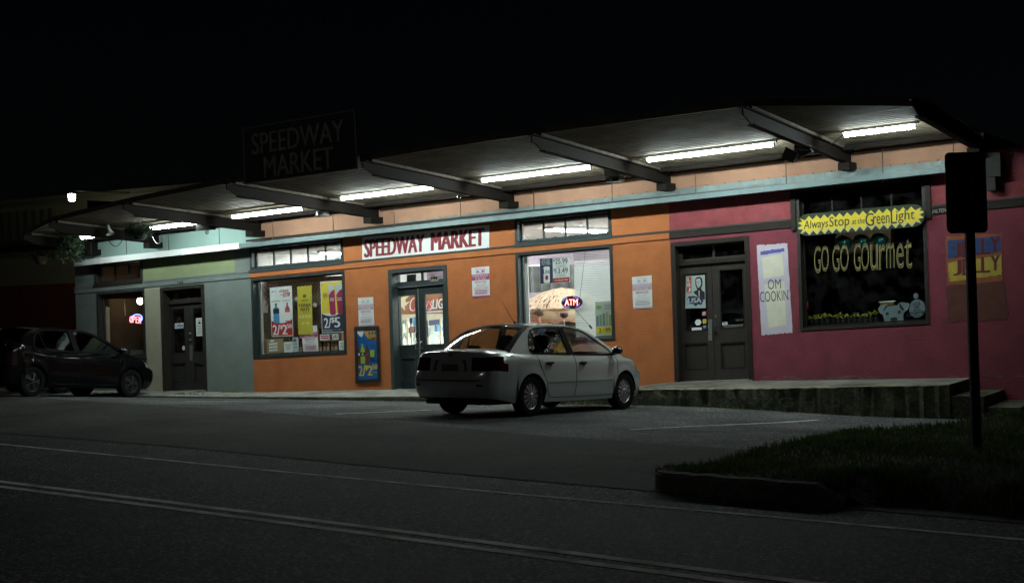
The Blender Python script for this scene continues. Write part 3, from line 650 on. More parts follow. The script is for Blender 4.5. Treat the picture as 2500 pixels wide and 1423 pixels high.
# hanger rods between the canopy and the ledge
RODS = [(222, 600, 622), (308, 588, 615), (411, 573, 608), (535, 560, 595), (666, 545, 582), (813, 525, 566), (962, 505, 550), (1124, 490, 537), (1303, 468, 518), (1494, 450, 497), (1698, 414, 478), (1919, 398, 455), (2155, 356, 434), (2327, 338, 380)]
for px_, y0, y1 in RODS:
    b_ = aty(px_+1, y1, LEDGE_Y+.06); z = bz(LEDGE_Y)+BD+G*b_.x+.04
    obj('hanger_rod', MB().tube([b_-Vector((0, 0, .06)), (b_.x, b_.y, z)], .008, 6), M('rusty_rod', (.075, .05, .04), .7), canopy)
# ------------------------------------------------------------------ fluorescent fittings under the deck
m_tube = E('fluorescent_tube', (.86, 1.0, .96), TUBE)
m_fit = M('light_fitting_white', (.55, .57, .55), .5, var=.1)
def on_deck(px_, py_, drop):
    lo, hi = -4.8, -.1
    for _ in range(50):
        y = (lo+hi)/2; p_ = aty(px_, py_, y); tgt = bz(y)+BD+.05+G*p_.x-drop
        # higher ray than target means the point is too close to the wall
        if p_.z > tgt: hi = y
        else: lo = y
    return p_
LIGHTS = [((198, 580), (252, 574), 'leftmost fluorescent light under the canopy, half hidden behind a beam'),
          ((357, 559), (481, 545), 'fluorescent light beside the hanging plant pot above the left door'),
          ((567, 530), (738, 502), 'third fluorescent light from the left, above the poster window'),
          ((833, 485), (1059, 461), 'fluorescent light above the left half of the white banner'),
          ((1177, 441), (1442, 413), 'fluorescent light under the canopy in front of the ATM window'),
          ((1580, 391), (1889, 359), 'fluorescent light above the dark brown door'),
          ((2060, 330), (2235, 309), 'short rightmost fluorescent light under the canopy')]
for (a, b, lab), ym in zip(LIGHTS, (-1.5, -1.55, -1.65, -1.8, -1.85, -1.85, -1.9)):
    A = aty(*a, ym); B = aty(b[0], b[1], ym); B.z = A.z + G*(B.x-A.x)
    d = (B-A).normalized(); mid = (A+B)/2
    t = thing('fluorescent_light', mid, lab, 'light', 'fluorescent lights under the canopy')
    hs = Vector((0, .048, 0)); upv = Vector((0, 0, 1))
    P = [A-d*.05+upv*(.030)+q for q in (-hs, hs)] + [B+d*.05+upv*.030+q for q in (-hs, hs)]
    P = [P[0], P[2], P[1], P[3]]; obj('housing', MB().hexa(P + [q+upv*.07 for q in P]), m_fit, t)
    L_ = (B-A).length; n = 2 if L_ > 1.5 else 1
    for k in range(n):
        a0 = A+d*(L_*k/n+.02); b0 = A+d*(L_*(k+1)/n-.02)
        obj('tube', MB().tube([a0, b0], .036, 12), m_tube, t, smooth=True)
    for k in range(n+1):
        c = A+d*(L_*k/n); obj('lamp_holder', MB().tube([c-d*.016, c+d*.016], .030, 8).tube([c, c+upv*.04], .018, 6), m_fit, t)
# ------------------------------------------------------------------ other fittings on the beams
m_grey = M('grey_box', (.22, .22, .20), .6, var=.1); m_dgrey = M('dark_grey_metal', (.07, .065, .06), .6)
def near_beam(px_, py_, i, off=.25): return atx(px_, py_, XB[i]+off)
# bulkhead box lights
c = near_beam(1503, 428, 5, -.25); t = thing('bulkhead_light', c-Vector((0, 0, .12)), 'unlit grey box light hung from the beam right of the middle', 'light')
obj('box', MB().box(c.x-.17, c.x+.13, c.y-.10, c.y+.10, c.z-.03, c.z+.16), m_grey, t); obj('lens', MB().box(c.x-.15, c.x+.11, c.y-.105, c.y+.09, c.z-.12, c.z-.03), glass('frosted_lens', (.6, .62, .55), .2, .5), t); obj('bracket', MB().box(c.x-.05, c.x+.02, c.y-.04, c.y+.04, c.z+.16, c.z+.30), m_dgrey, t)
c = near_beam(1120, 470, 4, -.28); t = thing('bare_bulb_lamp', c-Vector((0, 0, .15)), 'unlit bare bulb below a junction box on the fifth beam', 'light')
obj('junction_box', MB().box(c.x-.10, c.x+.04, c.y-.07, c.y+.07, c.z, c.z+.13), m_grey, t); obj('bulb', MB().lathe(c, [(.02, 0), (.022, -.03), (.045, -.07), (.04, -.11), (.0, -.135)], 14), glass('bulb_glass', (.85, .85, .82), .2, .2), t, smooth=True)
c = near_beam(787, 512, 3, -.25); t = thing('dome_lamp', c-Vector((0, 0, .16)), 'unlit white enamel dome lamp under the fourth beam', 'light')
obj('junction_box', MB().box(c.x-.10, c.x+.06, c.y-.08, c.y+.08, c.z, c.z+.15), m_dgrey, t); obj('shade', MB().lathe(c, [(.04, .02), (.06, 0), (.125, -.04), (.135, -.12), (.175, -.13), (.165, -.14)], 20), M('white_enamel', (.62, .63, .58), .3, var=.1, coat=.5), t, smooth=True)
m_cab0 = M('black_lamp_box', (.012, .012, .012), .7, spec=.1); c = near_beam(505, 556, 2, -.3); t = thing('bulkhead_light', c-Vector((0, 0, .16)), 'unlit dark box lamp with small bulb near the left door', 'light')
obj('box', MB().box(c.x-.22, c.x+.16, c.y-.10, c.y+.10, c.z-.05, c.z+.08), m_cab0, t); obj('bulb', MB().lathe(c, [(.02, -.05), (.05, -.09), (.03, -.14), (0, -.15)], 12), glass('bulb_glass'), t, smooth=True)
c = near_beam(1947, 375, 6, -.2); t = thing('flood_lamp', c-Vector((0, 0, .15)), 'unlit twin floodlight clamped to the beam over the right shop', 'light')
for (dx, dz, rot) in ((-.12, -.02, .5), (.12, .05, -.35)):
    mb = MB().box(-.11, .11, -.05, .06, -.09, .09); Rm = Matrix.Rotation(rot, 3, 'Y'); mb.v = [Rm @ v + c + Vector((dx, 0, dz)) for v in mb.v]; obj('lamp_head', mb, m_dgrey, t)
obj('bracket', MB().box(c.x-.04, c.x+.04, c.y-.03, c.y+.03, c.z+.04, c.z+.22), m_dgrey, t)
c = near_beam(262, 549, 2, .12); c = atx(262, 549, XB[1]+.25); t = thing('spot_lamp', c-Vector((0, 0, .2)), 'small unlit cone spot lamp on the second beam', 'light')
mb = MB().lathe((0, 0, 0), [(.03, .0), (.045, -.10), (.095, -.22), (.085, -.22), (.02, -.08)], 14); mb.v = [Matrix.Rotation(-.35, 3, 'Y') @ v + c for v in mb.v]; obj('shade', mb, M('white_enamel', (.62, .63, .58), .3), t, smooth=True)
obj('stem', MB().tube([c, c+Vector((-.04, 0, .2))], .012, 6), m_dgrey, t)
# loose cables
def sag(a, b, s, n=12): return [a.lerp(b, k/n) - Vector((0, 0, s*4*(k/n)*(1-k/n))) for k in range(n+1)]
m_cab = M('black_cable', (.02, .02, .02), .6); m_cabw = M('white_cable', (.5, .5, .46), .6)
def cable(pts, s, m, lab, r=.009): return obj('cable', MB().tube(sag(Vector(pts[0]), Vector(pts[1]), s), r, 6), m, label=lab, cat='cable', smooth=True)
cable((atx(2062, 328, XB[6]+.62), atx(1945, 365, XB[6]+.05)), .10, m_cab, 'black cable sagging from rightmost tube light to the floodlights')
cable((atx(265, 586, XB[1]+.2), atx(306, 566, XB[1]+.95)), .22, m_cab, 'dark cable sagging beside the leftmost fluorescent light')
cable((atx(372, 578, XB[1]+1.5), atx(398, 580, XB[1]+2.0)), .14, m_cabw, 'white cable sagging under the left hanging pot')
# ------------------------------------------------------------------ hanging planters
m_leaf = [M('planter_leaf_%s' % n, c_, .6, var=.4, vs_=9) for n, c_ in (('dark', (.02, .04, .02)), ('mid', (.035, .06, .028)))]
def leaf_cloud(c, rx, rz, n, seed, size=.05, trail=.0):
    rnd = random.Random(seed); mb = MB()
    for _ in range(n):
        a = rnd.uniform(0, 6.283); r = math.sqrt(rnd.random())*rx; z = rnd.gauss(0, rz*.45)
        if trail and rnd.random() < .45: z -= rnd.random()*trail; r = rx*rnd.uniform(.6, 1.1)
        p_ = Vector(c)+Vector((math.cos(a)*r, math.sin(a)*r, z)); u = Vector((rnd.gauss(0, 1), rnd.gauss(0, 1), rnd.gauss(0, .7))).normalized(); w = u.orthogonal().normalized(); s_ = size*rnd.uniform(.5, 1.3)
        mb.add([p_-u*s_, p_+w*s_*.4, p_+u*s_, p_-w*s_*.4], [(0, 1, 2, 3)])
    return mb
def planter(c, r, lab, nleaf, seed, potmat, trail, hang):
    t = thing('hanging_planter', c-Vector((0, 0, r*.8)), lab, 'plant', 'plants hanging from the canopy')
    obj('pot', MB().lathe(c, [(r*.0, -r*.8), (r*.55, -r*.78), (r*.8, -r*.35), (r*.95, .0), (r*.9, .02), (r*.7, -.03), (0, -.05)], 16), potmat, t, smooth=True)
    obj('foliage', leaf_cloud(c+Vector((0, 0, r*.25)), r*1.35, r*.6, nleaf, seed, r*.28, trail), m_leaf[seed % 2], t)
    for k in range(3):
        a = k*2.1; obj('wire', MB().tube([c+Vector((math.cos(a)*r*.9, math.sin(a)*r*.9, 0)), c+Vector((0, 0, hang))], .005, 5), m_dgrey, t)
m_pot = M('dark_plastic_pot', (.03, .03, .028), .5); m_coir = M('coir_basket', (.10, .07, .04), .95, var=.5, vs_=30, bump=.8, bs=40)
planter(atx(340, 568, XB[1]+1.45), .20, 'dark hanging pot with bushy plant beside the second tube light', 420, 2, m_pot, .05, .55)
planter(atx(172, 592, XB[0]+.15), .22, 'trailing hanging plant at the left end of the canopy', 700, 3, m_pot, .45, .5)
planter(atx(102, 628, XB[0]-.55), .21, 'round coir basket plant hanging in front of the dark wall', 160, 5, m_coir, .0, .75)
# ------------------------------------------------------------------ neighbouring building with its wall lamp
NY = 9.0
def nb(px_, py_): return aty(px_, py_, NY)
nbld = thing('neighbour_building', (-46, NY, 0), 'dark neighbouring building with olive upper and red lower wall at far left', 'building')
zt = nb(90, 487).z; zr = nb(90, 695).z; xr_ = nb(182, 600).x + 6
obj('upper_wall', MB().box(-75, xr_, NY, NY+8, zr, zt), M('drab_olive_wall', (.17, .17, .12), .9, var=.12, bump=.3, bs=20), nbld)
obj('lower_wall', MB().box(-75, xr_, NY-.03, NY+8, -.5, zr), M('barn_red_wall', (.10, .012, .014), .9, var=.15, bump=.3, bs=20), nbld)
zc1, zc2 = nb(60, 586).z, nb(60, 600).z
obj('cornice', MB().box(-75, xr_, NY-.35, NY, zc2, zc1), M('dark_cornice', (.03, .03, .025), .8), nbld)
obj('coping', MB().box(-75, xr_, NY-.12, NY+8, zt-.08, zt+.06), M('drab_olive_trim', (.12, .12, .09), .9), nbld)
for k in range(7):
    x = nb(8+k*20, 560).x; obj('gutter_downpipe', MB().tube([(x, NY-.08, zc1), (x, NY-.08, zc1+1.0)], .05, 6), M('dark_cornice', (.03, .03, .025), .8), nbld)
c = aty(175.5, 482, 6.5); t = thing('wall_lamp', c-Vector((0, 0, .25)), 'bright lit lantern high on the dark neighbouring building', 'lamp')
obj('lens', MB().lathe(c, [(0, .10), (.115, .095), (.105, -.02), (.08, -.11), (0, -.12)], 10), E('lantern_glow', (1.0, .98, .72), 60.0), t)
obj('cap', MB().lathe(c, [(0, .17), (.04, .165), (.06, .13), (.135, .11), (.12, .10)], 10), m_dgrey, t)
obj('arm', MB().tube([c+Vector((0, 0, .2)), (c.x, NY+.05, c.z+.25)], .02, 6), m_dgrey, t)
# ------------------------------------------------------------------ rooftop board
def tipline(px_, py_):
    a = Vector((XB[3], TIP[3]-.10, 0)); b = Vector((XB[4], TIP[4]-.10, 0)); n = (b-a).normalized(); nrm = Vector((n.y, -n.x, 0))
    d = ray(px_, py_); return CAM + d*((a-CAM).dot(nrm)/d.dot(nrm))
cs = [tipline(*q) for q in ((598, 314), (872, 268), (879, 413), (602, 451))]
n_ = (cs[1]-cs[0]).cross(cs[3]-cs[0]).normalized(); n_ = n_ if n_.y < 0 else -n_
rs = Sheet(cs, n_); t = thing('rooftop_sign', (cs[2]+cs[3])/2, 'big unlit dark board with faded capitals standing on the canopy edge', 'sign')
m_board = M('dark_sign_board', (.05, .055, .05), .8, var=.3, vs_=3); m_faint = M('faded_sign_letters', (.40, .41, .39), .8, var=.35, vs_=7)
obj('board', rs.base(.05), m_board, t)
obj('border', rs.poly([(0, 0), (1, 0), (1, 1), (0, 1)], .056, holes=[[(.012, .02), (.988, .02), (.988, .98), (.012, .98)]]), M('faded_sign_border', (.28, .28, .27), .8), t)
obj('lettering', rs.text('SPEEDWAY', .085, .13, .90, .50, .06, bold=.012), m_faint, t)
obj('lettering', rs.text('MARKET', .19, .56, .80, .93, .06, bold=.012), m_faint, t)
for k in (.15, .5, .85):
    b_ = rs.at(k, 1, -.02); obj('post', MB().box(b_.x-.03, b_.x+.03, b_.y+.02, b_.y+.08, b_.z+.02, b_.z+1.0), m_dgrey, t)
# ------------------------------------------------------------------ flat print colours
def ink(name, c, **k): return M('ink_'+name, c, .55, var=.05, **k)
i_white = ink('white', (.74, .77, .76)); i_black = ink('black', (.015, .015, .018)); i_red = ink('red', (.42, .025, .03)); i_blue = ink('blue', (.018, .05, .16)); i_navy = ink('navy', (.02, .03, .075))
i_yellow = ink('yellow', (.72, .55, .05)); i_maroon = ink('maroon', (.22, .015, .03)); i_mag = ink('magenta', (.42, .06, .20)); i_pale = ink('pale_mauve', (.50, .36, .46)); i_fade = ink('faded_mauve', (.46, .40, .46)); i_sky = ink('sky_blue', (.06, .25, .50))
i_brown = ink('brown', (.12, .035, .02)); i_lime = ink('lime', (.30, .46, .05)); i_orange = ink('amber', (.60, .30, .04)); i_silver = ink('silver', (.5, .55, .56)); i_olive = ink('mustard', (.50, .42, .04)); i_pink = ink('pink', (.60, .20, .30)); i_tan = ink('tan', (.34, .24, .13)); i_grey = ink('grey', (.20, .21, .21)); i_cream = ink('cream', (.66, .60, .40))
def poster(name, corners, y, mat, label, cat='poster', group=None, th=.004):
    s = Sheet.px(corners, y); b = s.at(.5, 1); t = thing(name, b, label, cat, group); obj('sheet', s.base(th), mat, t); s.t = t; return s
# SPEEDWAY MARKET banner over the market door
s = poster('market_banner', [(885, 579), (1195, 549.5), (1195, 606.5), (885, 638)], -.012, M('banner_white', (.82, .83, .81), .5, var=.03), 'long white banner with maroon capital letters above the market door', 'sign', th=.012)
obj('lettering', s.text('SPEEDWAY', .025, .12, .505, .86, .018, bold=.05), i_maroon, s.t); obj('lettering', s.text('MARKET', .565, .10, .965, .85, .018, bold=.05), i_maroon, s.t)
for k in range(5):
    for tt in (.05, .95): obj('screw', s.ell(.01+k*.245, tt, .003, .022, .016, n=8), i_grey, s.t)
# towing notices
def towing(corners, y, lab, fresh, curl=False):
    s = poster('towing_notice', corners, y, i_white, lab, 'sign', 'towing notices')
    a, b, c = (i_mag, i_white, i_red) if fresh else (i_pale, i_white, i_fade)
    obj('heading_band', s.rect(.0, .235, 1, .43), a, s.t)
    obj('lettering', s.text('TOWING ENFORCED', .04, .25, .96, .325, .011, bold=.0), b, s.t); obj('lettering', s.text('AT ALL TIMES', .2, .345, .8, .42, .011, bold=.0), b, s.t)
    obj('lettering', s.text('SPEEDWAY FOOD', .18, .46, .82, .535, .011, bold=.0), i_maroon, s.t); obj('lettering', s.text('PARKING ONLY', .25, .575, .75, .63, .011, bold=-.005), a if fresh else c, s.t)
    obj('lettering', s.text('IN DESIGNATED SPACES', .1, .665, .9, .715, .011, bold=-.005), a if fresh else c, s.t)
    obj('small_print', s.bars(.1, .92, .75, .92, 4, fill=.35), a if fresh else c, s.t); obj('foot_band', s.rect(0, .945, 1, .992), a, s.t)
    ring = s.poly([(.26, .05), (.74, .05), (.74, .20), (.26, .20)], .009, holes=[[(.285, .062), (.715, .062), (.715, .188), (.285, .188)]])
    obj('tow_emblem', ring, a if fresh else c, s.t); em = MB()
    for cc in (.36, .64): s.ell(cc, .152, .06, .022, .0095, em, 10)
    s.poly([(.32, .14), (.36, .10), (.45, .135), (.45, .15), (.32, .16)], .0092, em); s.poly([(.56, .15), (.58, .12), (.68, .10), (.70, .15)], .0092, em); s.poly([(.5, .075), (.62, .115), (.61, .122), (.49, .082)], .0092, em)
    obj('tow_emblem', em, a if fresh else c, s.t); return s
towing([(1151, 654), (1194.5, 650), (1196.5, 724), (1154, 727)], -.006, 'towing notice with fresh magenta heading right of the market door', True)
towing([(874, 727.5), (911, 725), (914, 795), (876.5, 797)], -.006, 'faded towing notice standing on top of the framed drinks poster', False)
towing([(1543, 676.5), (1591, 672), (1593, 752), (1546, 754.5)], -.006, 'faded towing notice on orange wall right of the ATM window', False)
s_ = towing([(735, 797), (774, 794), (778, 860), (741, 861)], .17, 'curled towing notice taped low inside the poster window', True)
# framed drinks poster on the wall
s = Sheet.px([(867, 799), (925, 796.5), (929.5, 931), (870.5, 934.5)], -.012); t = thing('framed_poster', s.at(.5, 1), 'black framed drinks poster with yellow 2/$2.50 on orange wall', 'poster'); s.t = t
obj('backing', s.base(.01), i_blue if False else M('poster_blue', (.02, .12, .36), .3, var=.15, vs_=9), t)
obj('frame', MB().poly([(-.01, -.01), (1.01, -.01), (1.01, 1.01), (-.01, 1.01)], [[(.085, .055), (.915, .055), (.915, .945), (.085, .945)]], s.at, .0, .03), m_black, t)
D_ = .014
obj('print', s.poly([(.085, .055), (.40, .055)] + [(.62-.535*math.cos(a), .055+.17*math.sin(a)) for a in [.9, .6, .3, 0.05]][::1] + [(.085, .17)], D_), i_white, t)
obj('print', s.poly([(.40, .055), (.915, .055), (.915, .245), (.72, .245), (.55, .21), (.44, .15)], D_+.001), i_orange, t)
cans = MB()
for k in range(3): s.rect(.56+k*.125, .06, .665+k*.125, .19, D_+.002, cans)
obj('can_print', cans, i_tan, t); cn = MB()
for k in range(3): s.ell(.612+k*.125, .115, .03, .02, D_+.003, cn, 10)
obj('can_print', cn, i_black, t)
obj('lettering', s.text('2/$5', .60, .195, .90, .245, D_+.004, bold=.03), i_black, t)
for k, (cx_, w_, t0, mt) in enumerate(((.155, .13, .30, i_brown), (.31, .19, .305, i_lime), (.50, .19, .33, i_brown))):
    obj('bottle_print', s.poly(bottle_pts(cx_, w_, t0, .66), D_+.002), mt, t)
    obj('bottle_label_print', s.rect(cx_-w_*.5, lerp(t0, .66, .42), cx_+w_*.5, lerp(t0, .66, .62), D_+.003), (i_blue, i_black, i_blue)[k], t)
    obj('bottle_label_print', s.ell(cx_, lerp(t0, .66, .52), w_*.28, .022, D_+.004, n=12), (i_white, i_lime, i_red)[k], t)
obj('print', s.rect(.62, .42, .80, .55, D_+.002), i_lime, t); obj('lettering', s.text('20oz', .63, .555, .78, .585, D_+.003, bold=.03), i_black, t); obj('lettering', s.text('All flavors', .63, .60, .91, .63, D_+.003, bold=.03), i_black, t)
obj('lettering', s.text('2/', .13, .69, .40, .88, D_+.004, bold=.03), i_yellow, t); obj('lettering', s.text('$', .38, .69, .52, .79, D_+.004, bold=.03), i_yellow, t); obj('lettering', s.text('2', .50, .70, .70, .88, D_+.004, bold=.03), i_yellow, t); obj('lettering', s.text('50', .69, .68, .90, .775, D_+.004, bold=.03), i_yellow, t)
obj('lettering', s.text('Plus Tax', .70, .815, .89, .835, D_+.004, bold=.0), i_white, t)
obj('cover', MB().poly([(.08, .05), (.92, .05), (.92, .95), (.08, .95)], (), s.at, .024), glass('poster_cover', (.97, .97, .97), .03), t)
# posters on the inside of the poster window
YP = .155
s = poster('hydrate_poster', [(658.5, 702.5), (712.5, 697.5), (716, 820), (664, 822)], YP, i_white, 'white and red poster reading HYDRATE YOUR DAY 2/$2.50 in the window'); t = s.t
obj('print', s.poly([(0.02, .675), (.15, .70), (.33, .725), (.52, .735), (.72, .72), (.88, .69), (.98, .66), (.98, .985), (.02, .985)], .006), i_red, t)
obj('lettering', s.text('HYDRATE', .42, .065, .86, .115, .009, bold=.02, shear=.25), i_red, t); obj('lettering', s.text('YOUR', .46, .15, .58, .175, .009, shear=.2), i_red, t)
obj('print', s.poly([(.62, .135), (.92, .125), (.89, .20), (.59, .212)], .007), i_red, t); obj('lettering', s.text('DAY', .645, .145, .865, .20, .010, bold=.03, shear=.2), i_white, t)
st = [(.12+.045*(1 if k % 2 == 0 else .42)*math.sin(k*math.pi/5), .085-.022*(1 if k % 2 == 0 else .42)*math.cos(k*math.pi/5)) for k in range(10)]
obj('star_print', s.poly(st, .008), i_red, t); obj('lettering', s.text('R.M.A.', .17, .075, .33, .10, .008), i_sky, t)
obj('lettering', s.text('POWERADE', .07, .275, .45, .295, .008, bold=.02), i_navy, t); obj('lettering', s.text('vitaminwater', .55, .27, .93, .295, .008), i_grey, t)
obj('bottle_print', s.poly(bottle_pts(.26, .28, .33, .73), .0085), i_sky, t); obj('bottle_label_print', s.rect(.12, .435, .40, .535, .0095), i_black, t); obj('bottle_cap_print', s.rect(.215, .33, .305, .365, .0095), i_black, t)
obj('bottle_print', s.poly(bottle_pts(.775, .23, .33, .71), .0085), i_mag, t); obj('bottle_label_print', s.rect(.66, .52, .89, .69, .0095), i_white, t); obj('bottle_label_print', s.rect(.66, .47, .89, .52, .0095), ink('coral', (.55, .10, .06)), t)
obj('lettering', s.text('2/', .08, .765, .40, .965, .0105, bold=.03), i_white, t); obj('lettering', s.text('$', .42, .77, .52, .86, .0105, bold=.03), i_white, t); obj('lettering', s.text('2', .53, .765, .74, .96, .0105, bold=.04), i_white, t); obj('lettering', s.text('50', .74, .755, .95, .84, .0105, bold=.03), i_white, t)
s = poster('tea_drink_poster', [(726, 700), (760.5, 696.5), (763.5, 816), (728.5, 817)], YP, i_olive, 'mustard yellow poster reading YERBA MATE in the window'); t = s.t
obj('wreath_print', s.poly([(.5+.12*math.cos(k*.349), .205+.035*math.sin(k*.349)) for k in range(18)], .006, holes=[[(.5+.075*math.cos(k*.349), .205+.02*math.sin(k*.349)) for k in range(18)]]), i_black, t); obj('wreath_print', s.ell(.5, .205, .04, .012, .007, n=10), i_black, t)
obj('lettering', s.text('GUAYAKI', .24, .28, .76, .315, .008), i_black, t); obj('lettering', s.text('YERBA', .06, .365, .95, .43, .008, bold=.015), i_black, t); obj('lettering', s.text('MATE', .22, .45, .82, .52, .008, bold=.02), i_black, t); obj('lettering', s.text('COME TO LIFE', .3, .545, .72, .56, .008), i_black, t)
for k in range(4): obj('leaf_box_print', s.rect(.06+k*.235, .595, .22+k*.235, .66, .006), ink('pale_mustard', (.6, .55, .22)), t)
for k in range(2): obj('leaf_box_print', s.rect(.26+k*.32, .745, .46+k*.32, .79, .006), ink('pale_mustard', (.6, .55, .22)), t)
s = poster('energy_drink_poster', [(782, 688), (838, 684.5), (843, 810.5), (786.5, 813)], YP, i_white, 'yellow and navy poster of two crimson cans reading 2/$5 in the window'); t = s.t
obj('print', s.poly([(.02, .015), (.98, .015), (.98, .62), (.02, .62)], .005), i_yellow, t); obj('print', s.poly([(.02, .62), (.2, .66), (.42, .68), (.62, .67), (.82, .63), (.98, .585), (.98, .985), (.02, .985)], .006), i_navy, t)
for cx_ in (.47, .80):
    obj('can_print', s.poly([(cx_-.135, .10), (cx_-.10, .06), (cx_+.12, .06), (cx_+.14, .10), (cx_+.17, .62), (cx_+.13, .66), (cx_-.05, .66), (cx_-.08, .62)], .0075), i_mag if False else ink('crimson', (.32, .02, .09)), t)
    obj('can_print', s.poly([(cx_-.135, .10), (cx_-.10, .06), (cx_+.12, .06), (cx_+.14, .10), (cx_+.145, .16), (cx_+.02, .19), (cx_-.11, .27)], .0085), i_silver, t)
    obj('lettering', s.bars(cx_-.09, cx_+.13, .33, .40, 2, .0095, fill=.5), i_silver, t)
obj('badge_print', s.poly([(.2+.095*math.cos(k*.349), .28+.06*math.sin(k*.349)) for k in range(18)], .008, holes=[[(.2+.085*math.cos(k*.349), .28+.053*math.sin(k*.349)) for k in range(18)]]), i_navy, t); obj('lettering', s.bars(.13, .27, .25, .31, 3, .008, fill=.5), i_navy, t)
st2 = [(.08+.03*(1 if k % 2 == 0 else .42)*math.sin(k*math.pi/5), .075-.02*(1 if k % 2 == 0 else .42)*math.cos(k*math.pi/5)) for k in range(10)]
obj('star_print', s.poly(st2, .008), i_red, t)
obj('lettering', s.text('2/', .12, .71, .42, .905, .0085, bold=.035), i_white, t); obj('lettering', s.text('$', .43, .70, .56, .82, .0085, bold=.03), i_white, t); obj('lettering', s.text('5', .58, .705, .80, .90, .0085, bold=.045), i_white, t); obj('lettering', s.text('All Red Bull Editions', .06, .935, .48, .96, .0085, bold=.01), i_white, t); obj('lettering', s.text('12oz Singles', .52, .93, .86, .958, .0085), i_pale, t)
s = poster('price_strip', [(780, 816), (827, 813.5), (828.5, 829.5), (781, 832)], YP+.02, i_black, 'small strip sign with red lettering and 2/$3 under the navy poster', 'sign'); obj('print', s.rect(.02, .06, .98, .94, .006), i_white, s.t); obj('lettering', s.text('2/$3', .68, .2, .95, .8, .009, bold=.02), i_black, s.t); obj('lettering', s.bars(.06, .5, .2, .85, 2, .009, fill=.6), i_red, s.t); obj('print', s.rect(.52, .1, .66, .9, .009), i_brown, s.t)
def notice(corners, y, lab, n=6, mat=None, head=None):
    s = poster('paper_notice', corners, y, mat or i_white, lab, 'notice'); obj('lettering', s.bars(.12, .88, .2, .85, n, .006, fill=.3, rag=.25), i_grey, s.t)
    if head: obj('lettering', s.text(head, .15, .06, .6, .3, .008), i_black, s.t)
    return s
notice([(693, 835), (714, 833.5), (715, 859), (694, 860)], YP, 'plain white notice low in the poster window', 7)
notice([(714.5, 824), (728.5, 823), (729.5, 858), (715.5, 859)], YP+.01, 'notice marked 8 in the lower poster window', 3, i_silver, '8')
notice([(827, 832), (844, 831), (845, 855), (828, 856)], YP, 'white notice in the lower right corner of the poster window', 4)
s = poster('rack_photo', [(643.5, 829), (691, 825.5), (692.5, 859.5), (645, 864)], YP+.01, i_tan, 'brown printed panel of boxed shelves low in the poster window')
for r_ in range(3):
    for c_ in range(5): obj('box_print', s.rect(.28+c_*.088, .28+r_*.22, .355+c_*.088, .42+r_*.22, .006), i_white, s.t)
for k in range(8): obj('slat_print', s.rect(.02, .08+k*.11, .17, .13+k*.11, .006), i_black, s.t)
obj('box_print', s.rect(.35, .07, .55, .19, .006), i_white, s.t)
# beer price sign and leaflets in the ATM window
s = poster('beer_price_sign', [(1317.5, 631.5), (1390, 628), (1392, 688.5), (1318.5, 694.5)], YP, i_white, 'navy and white sign listing two beer pack prices in the ATM window', 'sign'); t = s.t
obj('print', s.rect(.01, .01, .44, .985, .006), i_navy, t); obj('print', s.rect(.445, .80, .985, .985, .006), i_red, t)
obj('can_print', s.poly([(.13, .36), (.16, .32), (.31, .32), (.34, .36), (.34, .93), (.31, .965), (.16, .965), (.13, .93)], .008), i_white, t); obj('lettering', s.text('Lite', .135, .42, .335, .60, .0095, bold=.03), i_navy, t)
obj('emblem_print', s.ell(.235, .755, .055, .095, .0095), i_navy, t); obj('emblem_print', s.ell(.235, .755, .042, .075, .0105), i_red, t)
for k, w_ in enumerate(('GREAT TASTE.', '96 CALORIES.', '3.2g of CARBS')): obj('lettering', s.text(w_, .07, .04+k*.085, .36, .095+k*.085, .0085), i_white, t)
obj('lettering', s.text('$', .465, .06, .515, .16, .0085), i_navy, t); obj('lettering', s.text('25.99', .535, .03, .94, .25, .0085, bold=.01), i_navy, t); obj('lettering', s.text('24 PACKS', .56, .30, .86, .37, .0085), i_grey, t)
obj('lettering', s.text('$', .465, .43, .515, .53, .0085), i_navy, t); obj('lettering', s.text('13.49', .535, .40, .94, .63, .0085, bold=.01), i_navy, t); obj('lettering', s.text('12 PACKS', .56, .68, .86, .75, .0085), i_grey, t); obj('lettering', s.text("IT'S MILLER TIME", .51, .86, .93, .93, .0085, bold=.02), i_white, t)
s = poster('snack_offer_poster', [(1453, 737), (1493.5, 734), (1496.5, 822), (1455, 823)], YP, ink('pale_green_paper', (.42, .48, .40)), 'pale poster with yellow 2 for 99c strip in the corner of the ATM window'); t = s.t
obj('print', s.rect(0, .72, 1, .90, .006), i_yellow, t); obj('lettering', s.text('2', .2, .75, .34, .87, .009, bold=.02), i_black, t); obj('lettering', s.text('99', .58, .74, .88, .88, .009, bold=.02), i_black, t); obj('lettering', s.bars(.4, .55, .78, .86, 2, .009, fill=.3), i_black, t)
obj('lettering', s.text('NEW LOOK', .56, .10, .93, .15, .008), i_grey, t); obj('lettering', s.text('SAME SMOKES', .56, .175, .99, .225, .008), i_grey, t); obj('emblem_print', s.ell(.22, .16, .16, .06, .007), ink('sage', (.25, .30, .14)), t)
for k in range(5): obj('pack_print', s.rect(.05+k*.19, .40-.03*k % .1, .20+k*.19, .69, .007), (ink('slate', (.13, .22, .27)), ink('moss', (.22, .27, .10)), ink('slate', (.13, .22, .27)), ink('khaki', (.34, .32, .16)), ink('moss', (.22, .27, .10)))[k], t)
